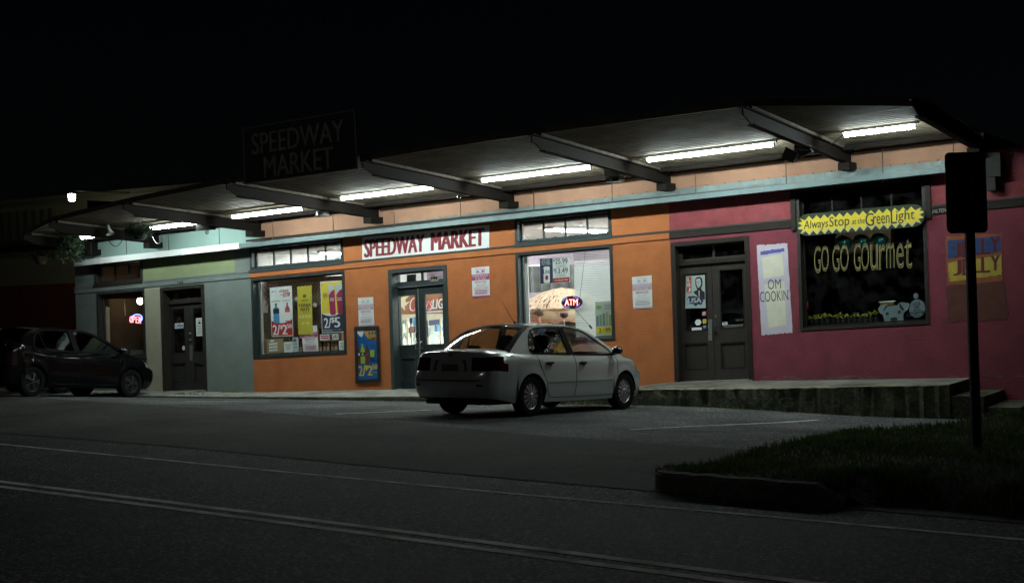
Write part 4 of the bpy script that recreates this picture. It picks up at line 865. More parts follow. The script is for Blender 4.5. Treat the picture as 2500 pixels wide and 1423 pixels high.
# ATM sign (lit)
def ellipse_sign(cx_, cy_, rx, ry, y): return Sheet.px([(cx_-rx, cy_-ry+.6), (cx_+rx, cy_-ry-.9), (cx_+rx, cy_+ry-.9), (cx_-rx, cy_+ry+.6)], y)
s = ellipse_sign(1396, 738, 25, 15.5, .13); t = thing('atm_sign', s.at(.5, 1), 'lit oval ATM sign with red letters and blue dots', 'sign')
obj('panel', MB().poly([(.5+.5*math.cos(k*.2618), .5+.5*math.sin(k*.2618)) for k in range(24)], (), s.at, -.03, .01), ink('sign_black', (.012, .006, .02)), t)
obj('letters', s.text('ATM', .18, .26, .80, .74, .016, bold=.012), E('led_red', (1, .14, .10), 5.0), t)
for k in range(28):
    a = k*2*math.pi/28
    if k % 7 in (0, 1, 2, 3): obj('light_dot', s.ell(.5+.42*math.cos(a+.3), .5+.41*math.sin(a+.3), .014, .026, .016, n=8), E('led_blue', (.10, .13, 1), 6.0), t)
for a_, b_ in (((1415, 732), (1429, 614)), ((1401, 752), (1441, 797))): obj('cord', MB().tube([aty(*a_, .14), aty(*b_, .14)], .004, 5), m_black, t)
obj('plug', MB().tube([aty(1439, 794, .14), aty(1445, 802, .14)], .018, 6), m_black, t)
# neon OPEN in the left window
s = Sheet.px([(318, 768), (348, 766), (348, 789.5), (318, 787.5)], .25); t = thing('neon_open_sign', s.at(.5, 1), 'glowing red and blue neon OPEN sign in the left window', 'sign')
m_nr = E('neon_red', (1, .13, .14), 4.5); m_nb = E('neon_blue', (.08, .18, 1.0), 5.0)
def strokes(paths, mat, r=.014):
    for p_ in paths: obj('neon_tube', MB().tube([s.at(a, b, .02) for a, b in p_], r, 6), mat, t)
arc = lambda cx_, cy_, ra, rb, a0, a1, n=10: [(cx_+ra*math.cos(lerp(a0, a1, k/n)), cy_+rb*math.sin(lerp(a0, a1, k/n))) for k in range(n+1)]
strokes([arc(.12, .60, .09, .34, 0, 6.283, 14), [(.28, .95), (.28, .28), (.42, .30), (.45, .45), (.42, .58), (.29, .60)], [(.70, .30), (.53, .30), (.53, .95), (.71, .95)], [(.54, .61), (.67, .61)], [(.77, .97), (.77, .33), (.90, .97), (.90, .35)]], m_nr)
strokes([arc(.60, .45, .42, .42, 3.5, 6.9, 14)], m_nb)
obj('wire_frame', MB().tube([s.at(.02, 1.05), s.at(.98, 1.05)], .006, 5), m_black, t)
# signs on the left door
s = poster('open_sign', [(427, 789.5), (448, 788), (448, 801.5), (427, 803)], .19, i_white, 'small OPEN sign hung behind the left door glass', 'sign'); obj('lettering', s.text('OPEN', .07, .17, .92, .78, .008, bold=.025), i_black, s.t); obj('print', s.rect(0, .9, 1, 1.0, .006), i_sky, s.t); obj('string', MB().tube([s.at(.2, 0), s.at(.5, -1.1), s.at(.8, 0)], .003, 4), i_grey, s.t)
s = poster('star_notice', [(478.5, 776.5), (496, 775.5), (497, 820), (479.5, 821)], .185, i_white, 'white notice with black star on the left double door', 'notice'); obj('star_print', s.poly([(.5+.3*(1 if k % 2 == 0 else .42)*math.sin(k*math.pi/5), .27-.12*(1 if k % 2 == 0 else .42)*math.cos(k*math.pi/5)) for k in range(10)], .006), i_black, s.t); obj('lettering', s.bars(.2, .8, .1, .14, 1, .006), i_black, s.t); obj('lettering', s.bars(.3, .7, .44, .48, 1, .006, fill=.8), i_black, s.t); obj('lettering', s.bars(.22, .8, .54, .92, 7, .006, fill=.3), i_grey, s.t)
s = Sheet.px([(445, 844), (452, 844), (452, 855), (445, 855)], .185); obj('round_sticker', MB().poly([(.5+.5*math.cos(k*.393), .5+.5*math.sin(k*.393)) for k in range(16)], (), s.at, 0, .003), i_silver, label='small round pale sticker on the left door glass', cat='sticker')
# sticker on the market door and its number
s = poster('door_sticker', [(997.5, 798.5), (1014, 797), (1014.5, 811.5), (998, 813)], .195, i_red, 'red sticker with white lettering on the market door glass', 'sticker'); obj('lettering', s.bars(.12, .88, .12, .92, 4, .006, fill=.5), i_white, s.t)
s = poster('number_plaque', [(1051, 676.5), (1070, 675), (1070, 686), (1051, 687.5)], .20, ink('plaque', (.36, .35, .25)), 'number 104 plaque hung in the market door transom', 'sign'); obj('lettering', s.text('104', .1, .1, .9, .92, .006, bold=.03, shear=.2), i_black, s.t); obj('string', MB().tube([s.at(.3, 0), s.at(.35, -.9)], .004, 4).tube([s.at(.75, 0), s.at(.65, -.9)], .004, 4), i_olive, s.t)
s = poster('bagged_notice', [(993, 671), (1016, 669), (1016, 688), (993, 690)], .24, i_silver, 'crumpled pale plastic bag in the market door transom', 'bag'); 
# poster and stickers on the brown door
s = poster('campaign_poster', [(1675, 674.5), (1721, 671), (1723, 752), (1673, 753)], .145, ink('pale_print_blue', (.40, .50, .48)), 'pale campaign poster with a portrait and USA on the brown door'); t = s.t
obj('print', s.rect(.05, .02, .30, .52, .006), ink('faded_red', (.42, .07, .05)), t)
for k, ch in enumerate('LBJ'): obj('lettering', s.text(ch, .10, .05+k*.16, .25, .17+k*.16, .009, bold=.02), i_white, t)
hd = MB().poly([(.5, .10), (.58, .05), (.72, .04), (.84, .09), (.88, .2), (.85, .32), (.80, .40), (.84, .46), (.97, .52), (.98, .74), (.72, .74), (.56, .60), (.48, .56), (.40, .50), (.52, .46), (.60, .44), (.55, .36), (.50, .28)], (), s.at, .006)
obj('portrait_print', hd, i_black, t); obj('portrait_print', s.poly([(.54, .13), (.64, .09), (.76, .11), (.80, .22), (.77, .31), (.69, .38), (.60, .35), (.56, .26)], .008), i_silver, t)
obj('portrait_print', s.rect(.575, .19, .64, .205, .0095).poly([(.69, .19), (.755, .185), (.755, .20), (.69, .205)], (), s.at, .0095).poly([(.61, .31), (.71, .305), (.70, .32), (.62, .325)], (), s.at, .0095).poly([(.645, .2), (.68, .26), (.64, .265)], (), s.at, .0095), i_black, t)
obj('portrait_print', s.poly([(.66, .47), (.72, .47), (.71, .66), (.67, .66)], .008), i_silver, t)
obj('print', s.poly([(.10, .70), (.14, .63), (.40, .62), (.62, .66), (.86, .64), (.90, .78), (.80, .90), (.62, .88), (.52, .95), (.40, .87), (.2, .86)], .007), i_navy, t); obj('lettering', s.text('USA', .16, .68, .80, .83, .010, bold=.03), i_silver, t)
hx = Sheet.px([(1696, 779), (1713, 778), (1713, 794.5), (1696, 795.5)], .15); obj('hexagon_sticker', MB().poly([(.5+.5*math.cos(k*1.0472), .5+.5*math.sin(k*1.0472)) for k in range(6)], (), hx.at, 0, .003), i_white, label='white hexagon sticker on the brown door glass', cat='sticker')
s = poster('door_sticker', [(1689, 799.5), (1713, 798.5), (1713, 805.5), (1689, 806.5)], .15, i_white, 'narrow white sticker low on the brown door glass', 'sticker')
for (q, mt, lab) in (([(1714.5, 761), (1724, 760), (1724, 770), (1714.5, 771)], i_pink, 'small pink sticker on the brown door glass'), ([(1716, 779), (1724.5, 778), (1724.5, 789), (1716, 790)], i_yellow, 'small yellow sticker on the brown door glass'), ([(1715, 793), (1726, 792), (1726, 803), (1715, 804)], i_navy, 'small navy sticker on the brown door glass'), ([(1763.5, 786.5), (1776, 785.5), (1776, 792.5), (1763.5, 793.5)], i_white, 'tiny white sticker on the right brown door leaf'), ([(1965, 734), (1974, 733.5), (1974, 752.5), (1965, 753)], i_red, 'small red and white sticker at the left edge of the dark window')):
    s = poster('door_sticker', q, .15, mt, lab, 'sticker')
    obj('lettering', s.bars(.2, .8, .2, .8, 3, .006, fill=.4), i_white if mt in (i_red, i_navy, i_pink) else i_grey, s.t)
s = Sheet.px([(1763, 794), (1816, 791), (1816, 797.5), (1763, 801)], .15); obj('opening_hours', s.bars(0, 1, 0, 1, 2, .0, fill=.55), i_grey, label='faint white lettering along the bottom of the brown door glass', cat='lettering')
# ------------------------------------------------------------------ painted murals
def wob(pts, amp, n, seed):
    rnd = random.Random(seed); out = []
    for (a, b), (c, d) in zip(pts, pts[1:]+pts[:1]):
        for k in range(n): out.append((lerp(a, c, k/n)+rnd.gauss(0, amp), lerp(b, d, k/n)+rnd.gauss(0, amp)))
    return out
s = Sheet.px([(1847, 599), (1922, 594), (1935, 812), (1859, 818)], -.005); sq = [(0, 0), (1, 0), (1, 1), (0, 1)]
mur = obj('painted_mural', MB().poly(wob(sq, .004, 26, 1), (), s.at, .0), M('mural_lilac', (.66, .60, .71), .85, var=.08, bump=.4, bs=60), bld, label='lilac and cream painted panel with dark hand lettering')
obj('paint_patch', s.poly(wob([(.11, .075), (.89, .05), (.90, .09), (.12, .115)], .003, 14, 2), .002), M('mural_periwinkle', (.13, .13, .42), .85, var=.1), mur)
obj('paint_patch', s.poly(wob([(.15, .14), (.82, .12), (.84, .355), (.17, .375)], .003, 16, 3), .002), M('mural_cream', (.80, .78, .65), .85, var=.07, bump=.4, bs=60), mur)
obj('paint_patch', s.poly(wob([(.18, .44), (.84, .42), (.82, .905), (.24, .925)], .003, 20, 4), .002), M('mural_cream', (.80, .78, .65), .85), mur)
m_ink = M('mural_ink', (.03, .03, .09), .8)
obj('lettering', s.text('OM', .30, .39, .72, .50, .004, bold=-.006), m_ink, mur); obj('lettering', s.text("COOKIN'", .02, .515, .98, .635, .004, bold=-.006), m_ink, mur)
s = Sheet.px([(2309, 577), (2447, 570), (2447, 687), (2312, 697)], -.005)
mur = obj('painted_mural', MB().poly(wob(sq, .006, 20, 6), (), s.at, .0), M('mural_rust', (.30, .10, .045), .85, var=.15), bld, label='blue and yellow painted panel with maroon dripping capitals')
obj('paint_patch', s.poly(wob([(.02, .09), (.97, .05), (.98, .38), (.02, .46)], .006, 18, 7), .002), M('mural_blue', (.035, .07, .20), .85, var=.25, vs_=8), mur); obj('paint_patch', s.poly(wob([(.03, .53), (.98, .45), (.99, .86), (.05, .93)], .006, 18, 8), .002), M('mural_yellow', (.50, .38, .06), .85, var=.2), mur)
for i_, (t0, sl) in enumerate(((.14, -.03), (.50, -.02))):
    for k, ch in enumerate('JELLY'):
        x0 = .13+k*.17; obj('lettering', s.text(ch, x0, t0+sl*k*.6, x0+.145, t0+.31+sl*k*.6+.02*(k % 2), .004, bold=.035), M('mural_maroon', (.13, .02, .022), .85), mur)
s = Sheet.px([(2309, 700), (2452, 688), (2462, 780), (2316, 786)], -.005); obj('painted_patch', MB().poly(wob(sq, .008, 14, 9), (), s.at, .0), M('mural_mud', (.13, .045, .035), .9, var=.2), bld)
s = Sheet.px([(2274, 511), (2318, 507), (2318, 521), (2274, 525)], -.034); obj('graffiti_tag', s.text('JALTDVE', 0, .1, 1, .9, .002, bold=0, shear=.2), M('chalk_tag', (.42, .43, .44), .8), bld)
# ------------------------------------------------------------------ hand painted board over the dark window
s = Sheet.px([(1946, 525), (2258, 496), (2260, 552), (1947, 578)], -.09); t = thing('painted_sign_board', s.at(.5, 1), 'long green board with yellow burst reading Always Stop at the Green Light', 'sign')
def pill(n=10, a=.09): 
    o = [(a+a*math.cos(math.pi/2+math.pi*k/n), .5-.5*math.sin(math.pi/2+math.pi*k/n)) for k in range(n+1)]; return o + [(1-x, y) for x, y in reversed(o)]
obj('board', MB().poly(pill(), (), s.at, 0, .035), M('board_dark_green', (.028, .045, .018), .6, var=.2), t)
def burst(m=28, a=.10, grow=0.0):
    top = []; 
    for k in range(m+1): u = lerp(.07, .93, k/m); top.append((u, (.10-grow if k % 2 else .29-grow)))
    rt = [(.975+grow*.1, .17), (.955, .30), (.995, .36), (.955, .46), (.99, .60), (.95, .63), (.97, .84)]
    bot = [(lerp(.93, .07, k/m), (.925+grow if k % 2 else .725+grow)) for k in range(m+1)]
    lf = [(.03, .87), (.055, .68), (.008, .62), (.05, .50), (.012, .36), (.05, .34), (.03, .18)]
    return top+rt+bot+lf
obj('burst_outline', MB().poly([(a+.003, b+.035) for a, b in burst(grow=.03)], (), s.at, .038), M('board_white_outline', (.6, .6, .52), .6), t)
obj('burst', MB().poly(burst(), (), s.at, .041), M('board_yellow', (.85, .68, .055), .5, var=.06), t)
m_gk = M('board_dark_letters', (.028, .04, .045), .5)
for w_, a0, b0, a1, b1, sh_ in (('Always', .06, .30, .255, .80, .1), ('Stop', .265, .24, .425, .82, .05), ('at the', .445, .40, .545, .66, .15), ('G', .55, .22, .615, .80, 0), ('reen', .61, .38, .735, .75, 0), ('L', .745, .20, .79, .78, 0), ('ight', .785, .22, .925, .80, .05)):
    obj('lettering', s.text(w_, a0, b0, a1, b1, .044, bold=.006, shear=sh_), m_gk, t)
# GO GO GOURMET on the glass
s = Sheet.px([(1988, 598), (2230, 582), (2230, 655), (1988, 671)], .118)
m_gold = M('painted_gold_letters', (.07, .062, .022), .6, var=.15); m_gold2 = M('painted_gold_outline', (.34, .30, .12), .6, var=.15)
for ch, a0, a1, t0, t1 in (('G', 0, .065, .05, .95), ('O', .075, .15, .04, .92), ('G', .19, .26, .05, .95), ('O', .27, .355, .05, .95), ('G', .41, .475, .02, .98), ('O', .485, .56, .04, .98), ('u', .575, .65, .12, .98), ('r', .665, .72, .14, .98), ('m', .735, .815, .12, .95), ('e', .835, .905, .14, .98), ('t', .915, .985, -.02, 1.0)):
    obj('painted_letter_edge', s.text(ch, a0, t0, a1, t1, .004, bold=.0), m_gold2, wc); obj('painted_letter', s.text(ch, a0+.006, t0+.016, a1-.006, t1-.016, .006, bold=-.022), m_gold, wc)
# ------------------------------------------------------------------ rooms behind the glass
def room(name, x0, x1, y1, zf, zcl, mw, mf, mc, back=None):
    r = obj('interior_wall', MB().add([(x0, YW+.02, zf), (x0, y1, zf), (x0, y1, 4.6), (x0, YW+.02, 4.6)], [(0, 1, 2, 3)]), mw, bld)
    obj('interior_wall', MB().add([(x1, YW+.02, zf), (x1, y1, zf), (x1, y1, 4.6), (x1, YW+.02, 4.6)], [(0, 1, 2, 3)]), mw, bld)
    obj('interior_wall', MB().add([(x0, y1, zf), (x1, y1, zf), (x1, y1, 4.6), (x0, y1, 4.6)], [(0, 1, 2, 3)]), back or mw, bld)
    obj('interior_floor', MB().box(x0, x1, YW, y1, zf-.05, zf), mf, bld)
    obj('interior_ceiling', MB().box(x0, x1, YW+.02, y1, zcl, zcl+.03, True), mc, bld)
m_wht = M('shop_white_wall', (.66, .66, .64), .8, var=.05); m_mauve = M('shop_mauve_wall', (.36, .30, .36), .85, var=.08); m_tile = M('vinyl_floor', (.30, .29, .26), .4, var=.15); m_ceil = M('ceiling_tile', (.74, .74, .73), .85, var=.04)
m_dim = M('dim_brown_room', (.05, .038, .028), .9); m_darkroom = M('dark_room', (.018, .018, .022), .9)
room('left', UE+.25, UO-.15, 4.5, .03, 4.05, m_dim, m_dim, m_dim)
room('market', UO-.05, UR-.15, 7.0, .10, 3.90, m_wht, m_tile, m_ceil, m_mauve)
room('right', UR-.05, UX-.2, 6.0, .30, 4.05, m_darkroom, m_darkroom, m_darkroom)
# ceiling tubes in the market
m_in = E('ceiling_tube', (.93, 1, .98), INSIDE)
for k, (x, y0, y1) in enumerate(((-20.2, 1.2, 3.6), (-18.4, 1.2, 3.6), (-16.3, 1.0, 3.4), (-14.2, 1.0, 3.4), (-12.3, 1.0, 3.4), (-18.4, 4.4, 6.6), (-15.2, 4.4, 6.6), (-12.4, 4.4, 6.6))):
    z = 3.90 + G*x; t = thing('ceiling_light', (x, (y0+y1)/2, z), ('ceiling tube light inside the market, near the front glass' if y0 < 2 else 'ceiling tube light deep inside the market'), 'light', 'ceiling lights inside the market, near the front glass' if y0 < 2 else 'ceiling lights deep inside the market')
    obj('housing', MB().box(x-.15, x+.15, y0, y1, z-.05, z-.001), m_fit, t)
    for dx in (-.08, .08): obj('tube', MB().tube([(x+dx, y0+.04, z-.07), (x+dx, y1-.04, z-.07)], .02, 8), m_in, t)
# ---- poster window display: side board, lattice, shelves and bottles
m_board = M('brown_hardboard', (.13, .095, .06), .8, var=.2, vs_=8); m_wood = M('shelf_wood', (.23, .13, .06), .6, var=.2, vs_=10); m_lat = M('lattice_wood', (.24, .19, .12), .7, var=.25)
def P(px_, py_, y): return aty(px_, py_, y)
a, b = P(640, 764, .45), P(668, 870, .45)
obj('display_board', MB().box(a.x-.15, b.x+.45, .44, .47, b.z, a.z), m_board, label='plain brown board behind the left drink poster', cat='board')
lat = thing('lattice_panel', P(735, 745, .5), 'criss cross wooden lattice along the top of the poster window', 'lattice')
x0, x1 = P(638, 730, .5).x, P(842, 730, .5).x
zb_, zt_ = P(735, 745, .5).z, P(735, 690, .5).z
obj('backing', MB().box(x0-.1, x1+.1, .60, .62, zb_-.5, zt_+.12), M('grey_brown_backing', (.10, .085, .07), .9, var=.35, vs_=10), lat)
obj('edge_post', MB().box(P(629, 760, .24).x, P(640, 760, .24).x, .235, .26, P(640, 868, .24).z, P(640, 686, .24).z), m_wht, lat)
n = 26
for k in range(-6, n):
    for dr in (-1, 1):
        u = lerp(x0, x1, (k+3)/n); h = zt_-zb_; v = u+dr*h*.8
        if min(u, v) < x0-.1 or max(u, v) > x1+.1: continue
        A = Vector((u, .50+.012*dr, zb_)); B = Vector((v, .50+.012*dr, zt_)); d = (B-A).normalized(); q = Vector((-d.z, 0, d.x))*.012
        obj('slat', MB().add([A-q, A+q, B+q, B-q], [(0, 1, 2, 3)]), m_lat, lat)
SHY = 1.0
sx0, sx1 = P(652, 800, SHY).x, P(850, 800, SHY).x
shelf = thing('wine_rack', ((sx0+sx1)/2, SHY+.2, .1), 'wooden wine shelves behind the posters in the market window', 'shelf')
zs = [P(745, y, SHY).z for y in (745, 797, 831, 862)]
obj('back_board', MB().box(sx0, sx1, SHY+.36, SHY+.39, .1, zs[0]), M('dark_shelf_back', (.045, .03, .022), .8), shelf)
for z in zs: obj('shelf_board', MB().box(sx0, sx1, SHY, SHY+.36, z-.03, z), m_wood, shelf)
for px_ in (652, 716, 771, 832): 
    x = P(px_, 800, SHY).x; obj('upright', MB().box(x-.03, x+.03, SHY-.01, SHY+.36, .1, zs[0]+.02), m_wood, shelf)
m_bot = [M('bottle_dark', (.008, .010, .009), .08, var=0), M('bottle_green', (.03, .06, .02), .08, var=0), M('bottle_pale', (.30, .32, .14), .1, var=0)]
def bottle(x, y, z, mi, lab, grp, tall=.30):
    if (mi, lab) in _bp:
        src = _bp[(mi, lab)]; dup(src, Vector((x, y, z))-Vector(src.location), label=lab, cat='bottle', group=grp); return
    t = thing('wine_bottle', (x, y, z), lab, 'bottle', grp)
    obj('glass', MB().lathe((x, y, z), [(0, 0), (.036, .0), (.038, .01), (.038, .17), (.03, .205), (.015, .23), (.014, tall), (0, tall)], 10), m_bot[mi], t, smooth=True)
    obj('label', MB().lathe((x, y, z), [(.039, .04), (.039, .14)], 8, 'z', math.pi*1.05, math.pi*1.95), i_white if mi != 1 else i_cream, t)
    obj('capsule', MB().lathe((x, y, z), [(.0165, tall-.05), (.0165, tall+.002), (0, tall+.002)], 8), (i_black, i_maroon, i_cream)[mi], t); _bp[(mi, lab)] = t
_bp = {}
rnd = random.Random(6)
for row, z in enumerate(zs[1:]):
    lab = ('dark wine bottle on the upper shelf behind the posters', 'dark wine bottle on the middle shelf behind the posters', 'pale wine bottle on the lowest shelf of the window rack')[row]
    lab2 = ('green wine bottle on the upper shelf behind the posters', 'green wine bottle on the middle shelf behind the posters', 'green wine bottle on the lowest shelf of the window rack')[row]
    x = sx0+.9
    while x < sx1-.05:
        alt = rnd.random() < .3; mi = 1 if alt else (0 if row < 2 else 2)
        bottle(x, SHY+.10+rnd.uniform(0, .02), z, mi, lab2 if alt else lab, 'wine bottles: '+(lab2 if alt else lab)[:40]); x += rnd.choice([.10, .115, .13])
for px_, py_ in ((724, 731), (768, 745)):
    c = P(px_, py_, .4); t = obj('glass_float', MB().lathe(c, [(0, -.055), (.035, -.042), (.053, 0), (.035, .042), (0, .055)], 12), M('pearly_ball', (.6, .58, .62), .2), label='small shiny ball hung %s of the mustard poster' % ('left' if px_ < 740 else 'right'), cat='ornament', smooth=True)
# ---- cooler behind the market door
YC = 5.2
cl = thing('drinks_cooler', (P(1030, 800, YC).x, YC+.4, .1), 'lit glass door drinks cooler with copper beer banner behind the market door', 'cooler')
def cbox(name, l, t_, r_, b_, y0, y1, mat, par=None):
    A, B = P(l, t_, YC), P(r_, b_, YC); return obj(name, MB().box(A.x, B.x, y0, y1, B.z, A.z), mat, par or cl)
m_cream = M('cooler_cream', (.62, .56, .42), .5, var=.05)
cbox('carcass', 940, 770, 1130, 900, YC+.55, YC+.6, m_wht); cbox('header', 940, 762, 1130, 772, YC-.05, YC+.6, m_cream)
ban = cbox('banner', 940, 712, 1130, 764, YC-.06, YC+.5, M('copper_banner', (.24, .10, .045), .6, var=.35, vs_=5, stain=(.38, .24, .14), st_s=3))
s = Sheet.px([(1002, 722), (1110, 714), (1110, 764), (1002, 770)], YC-.07)
obj('lettering', s.text('Coors', .0, .12, .50, .78, .004, bold=.06, shear=.25), i_white, ban); obj('lettering', s.text('Coors', .015, .15, .485, .75, .010, bold=.03, shear=.25), ink('banner_red', (.55, .05, .09)), ban)
obj('lettering', s.text('LIGHT', .50, .28, 1.0, .76, .006, bold=.04, shear=.15), i_navy, ban); obj('lettering', s.text('LIGHT', .505, .26, 1.0, .74, .010, bold=.02, shear=.15), i_white, ban)
obj('lettering', s.bars(.25, .98, .84, .93, 1, .006, fill=.9), i_silver, ban)
sw = Sheet.px([(972, 722), (1004, 720), (1004, 770), (972, 772)], YC-.07); obj('print', sw.poly([(.05, .1), (.5, .05), (.9, .02), (.55, .22), (.6, .35), (.95, .3), (.5, .55), (.55, .75), (.25, .55), (.1, .6), (.2, .4)], .004), i_cream, ban)
m_cool = E('cooler_tube', (.75, 1, .92), 26.0)
for l, r_ in ((966, 1001), (1003, 1042), (1044, 1081), (1083, 1120)):
    A, B = P(l, 774, YC), P(r_, 900, YC)
    d_ = obj('cooler_door', MB().poly(rect(A.x, B.x, B.z, A.z), [rect(A.x+.05, B.x-.05, B.z+.06, A.z-.07)], lambda a, b, d: (a, d, b), YC-.04, YC), m_cream, cl)
    obj('cooler_pane', MB().poly(rect(A.x+.04, B.x-.04, B.z+.05, A.z-.06), (), lambda a, b, d: (a, d, b), YC-.02), g_shop, d_)
    obj('door_handle', MB().tube([(A.x+.03, YC-.07, 1.0), (A.x+.03, YC-.07, 1.4)], .012, 6), m_black, d_)
    obj('tube', MB().tube([(B.x-.10, YC+.08, .3), (B.x-.10, YC+.08, A.z-.1)], .022, 8), m_cool, cl)
    for k in range(5):
        z = .35+k*.38; obj('cooler_shelf', MB().box(A.x+.02, B.x-.02, YC+.12, YC+.5, z-.015, z), m_wht, cl)
        it = MB(); x = A.x+.06; rr = random.Random(int(l)+k)
        while x < B.x-.14: h = rr.uniform(.14, .27); it.lathe((x+.04, YC+.2, z), [(0, 0), (.034, 0), (.034, h*.7), (.015, h*.85), (.014, h), (0, h)], 8); x += .085
        obj('bottle_row', it, (ink('stock_cream', (.55, .55, .48)), ink('stock_green', (.08, .22, .08)), ink('stock_blue', (.07, .15, .30)), ink('stock_white', (.5, .52, .5)))[rr.randrange(4)], cl)
for (q, mt) in (([(1000, 777), (1007, 776), (1007, 789), (1000, 790)], i_navy), ([(1010, 774), (1016, 773), (1016, 795), (1010, 796)], i_sky), ([(1047, 782), (1073, 779), (1073, 792), (1047, 795)], ink('cooler_leaflet', (.10, .11, .20))), ([(1043, 800), (1052, 799), (1052, 819), (1043, 820)], i_silver)):
    s = Sheet.px(q, YC-.05); obj('leaflet', s.base(.003), mt, cl)
# ---- ATM window: blinds, umbrella, counter, person
bx0, bx1 = P(1402.5, 700, .26).x, P(1497, 700, .26).x
bl = thing('venetian_blind', ((bx0+bx1)/2, .26, P(1450, 822, .26).z), 'white venetian blind lowered over the right half of the ATM window', 'blind')
zt_, zb_ = P(1450, 612, .26).z+.02, P(1450, 828, .26).z
obj('head_rail', MB().box(bx0, bx1, .235, .285, zt_, zt_+.05), m_wht, bl)
nsl = 52; first = None; m_slat = M('blind_slat', (.70, .74, .73), .5, var=.03)
for k in range(nsl):
    z = lerp(zt_-.02, zb_, k/(nsl-1)); gap = 1.0 if k > 8 else .55
    if first is None or k == 9: first = obj('slat', MB().hexa([(x, .26+dy*.012, z+dy*.0135*gap+dz) for dz in (0, .0015) for dy in (-1, 1) for x in (bx0, bx1)]), m_slat, bl); fz = z
    else: c = first.copy(); COL.objects.link(c); c.parent = bl; c.location.z = z-fz
jb = P(1288, 700, .3); obj('window_post', MB().box(P(1277, 700, .22).x, P(1290, 700, .22).x, .21, .25, P(1280, 830, .22).z, P(1280, 625, .22).z), m_wht, bld)
UY = 3.0
uc = P(1372, 715, UY); uz = P(1372, 744, UY).z; rr_ = 1.05
um = thing('thatched_umbrella', (uc.x, UY, .1), 'thatched display umbrella with cream beer valance inside the market', 'umbrella')
ztop = P(1365, 705, UY).z; ze = P(1300, 752, UY).z
tiers = 6; rnd = random.Random(12)
for k in range(tiers):
    r0_, r1_ = rr_*(k/tiers)**.9, rr_*((k+1.25)/tiers)**.9; z0_, z1_ = ztop-(ztop-ze)*(k/tiers)**1.5, ztop-(ztop-ze)*((k+1.1)/tiers)**1.5
    mb = MB(); ns = 110
    for q in range(ns):
        a = 2*math.pi*q/ns + rnd.uniform(-.03, .03); w = 2*math.pi/ns*.75; ext = rnd.uniform(.92, 1.06); dz = rnd.uniform(-.015, .015)
        mb.add([(uc.x+math.cos(a-w*.4)*r0_, UY+math.sin(a-w*.4)*r0_, z0_+.03), (uc.x+math.cos(a+w*.4)*r0_, UY+math.sin(a+w*.4)*r0_, z0_+.03), (uc.x+math.cos(a+w)*r1_*ext, UY+math.sin(a+w)*r1_*ext, z1_+dz), (uc.x+math.cos(a-w)*r1_*ext, UY+math.sin(a-w)*r1_*ext, z1_+dz)], [(0, 1, 2, 3)])
    obj('thatch_tier', mb, M('palm_thatch', (.44, .32, .225), .9, var=.45, vs_=25), um)
hv = ze-P(1300, 773, UY).z
mb = MB().lathe((uc.x, UY, ze-.04), [(rr_*.98, 0), (rr_*1.02, -hv*.5), (rr_*1.0, -hv)], 40); obj('valance', mb, M('cream_canvas', (.56, .50, .35), .8, var=.06), um, smooth=True)
mb = MB().lathe((uc.x, UY, ze-.04-hv), [(rr_, 0), (rr_*1.0, -.07)], 80)
for i, v in enumerate(mb.v):
    if i >= 80: v.z += rnd.uniform(-.03, .03)
obj('fringe', mb, M('rust_fringe', (.42, .27, .18), .9, var=.4, vs_=25), um)
def on_val(a0, a1, z0, z1, body, mat, bold=.0):
    V, F = text_geo(body, bold); return obj('lettering', MB().add([(uc.x+math.sin(lerp(a0, a1, u))*(rr_*1.025), UY-math.cos(lerp(a0, a1, u))*(rr_*1.025), lerp(z0, z1, v)) for u, v in V], F), mat, um)
zv = ze-.04
on_val(-.42, .02, zv-hv*.44, zv-hv*.08, 'Corona', i_navy, .02); on_val(-.30, -.10, zv-hv*.60, zv-hv*.48, 'Extra', i_navy); on_val(-.48, -.06, zv-hv*.9, zv-hv*.68, 'DRINKO', i_black, .01)
obj('pole', MB().tube([(uc.x, UY, .1), (uc.x, UY, ztop)], .02, 8), m_alu, um)
# wine glass ornament on a stand, counter and stock
c = P(1377, 771, 1.5); t = thing('goblet_stand', (c.x, 1.5, .1), 'dark red goblet shaped stand in front of the umbrella', 'stand')
obj('bowl', MB().lathe(c, [(0, -.055), (.05, -.04), (.09, .01), (.085, .06), (.075, .065), (0, .03)], 14), ink('goblet_red', (.07, .012, .02)), t, smooth=True); obj('stem', MB().tube([c-Vector((0, 0, .05)), (c.x, 1.5, .1)], .014, 8), m_alu, t)
cx0, cx1 = P(1290, 830, 2.7).x, P(1495, 830, 2.7).x
obj('shop_counter', MB().box(cx0, cx1, 2.6, 3.1, .1, 1.0).box(cx0-.03, cx1+.03, 2.55, 3.12, 1.0, 1.04), M('counter_laminate', (.25, .23, .2), .5), label='long shop counter behind the umbrella', cat='counter')
rnd = random.Random(21)
for k, (px_, w_, h_, mt, lab) in enumerate(((1346, .34, .42, m_black, 'black coffee machine on the market counter'), (1390, .30, .30, m_dgrey, 'dark receipt printer on the market counter'), (1308, .30, .30, i_cream, 'cream framed box on the market counter'), (1330, .22, .25, i_navy, 'navy box on the market counter'), (1368, .24, .26, i_brown, 'brown basket of snacks on the market counter'), (1395, .3, .2, i_pale, 'mauve carton on the market counter'))):
    x = P(px_, 790, 2.3).x; t = thing('counter_item', (x, 2.75, 1.04), lab, lab.split()[1]); 
    obj('case', MB().box(x-w_/2, x+w_/2, 2.62, 2.95, 1.04, 1.04+h_), mt, t); obj('front_panel', MB().box(x-w_/2+.03, x+w_/2-.03, 2.61, 2.62, 1.04+h_*.35, 1.04+h_*.85), i_grey, t); obj('lid', MB().box(x-w_/2+.02, x+w_/2-.02, 2.64, 2.93, 1.04+h_, 1.07+h_), m_black, t)
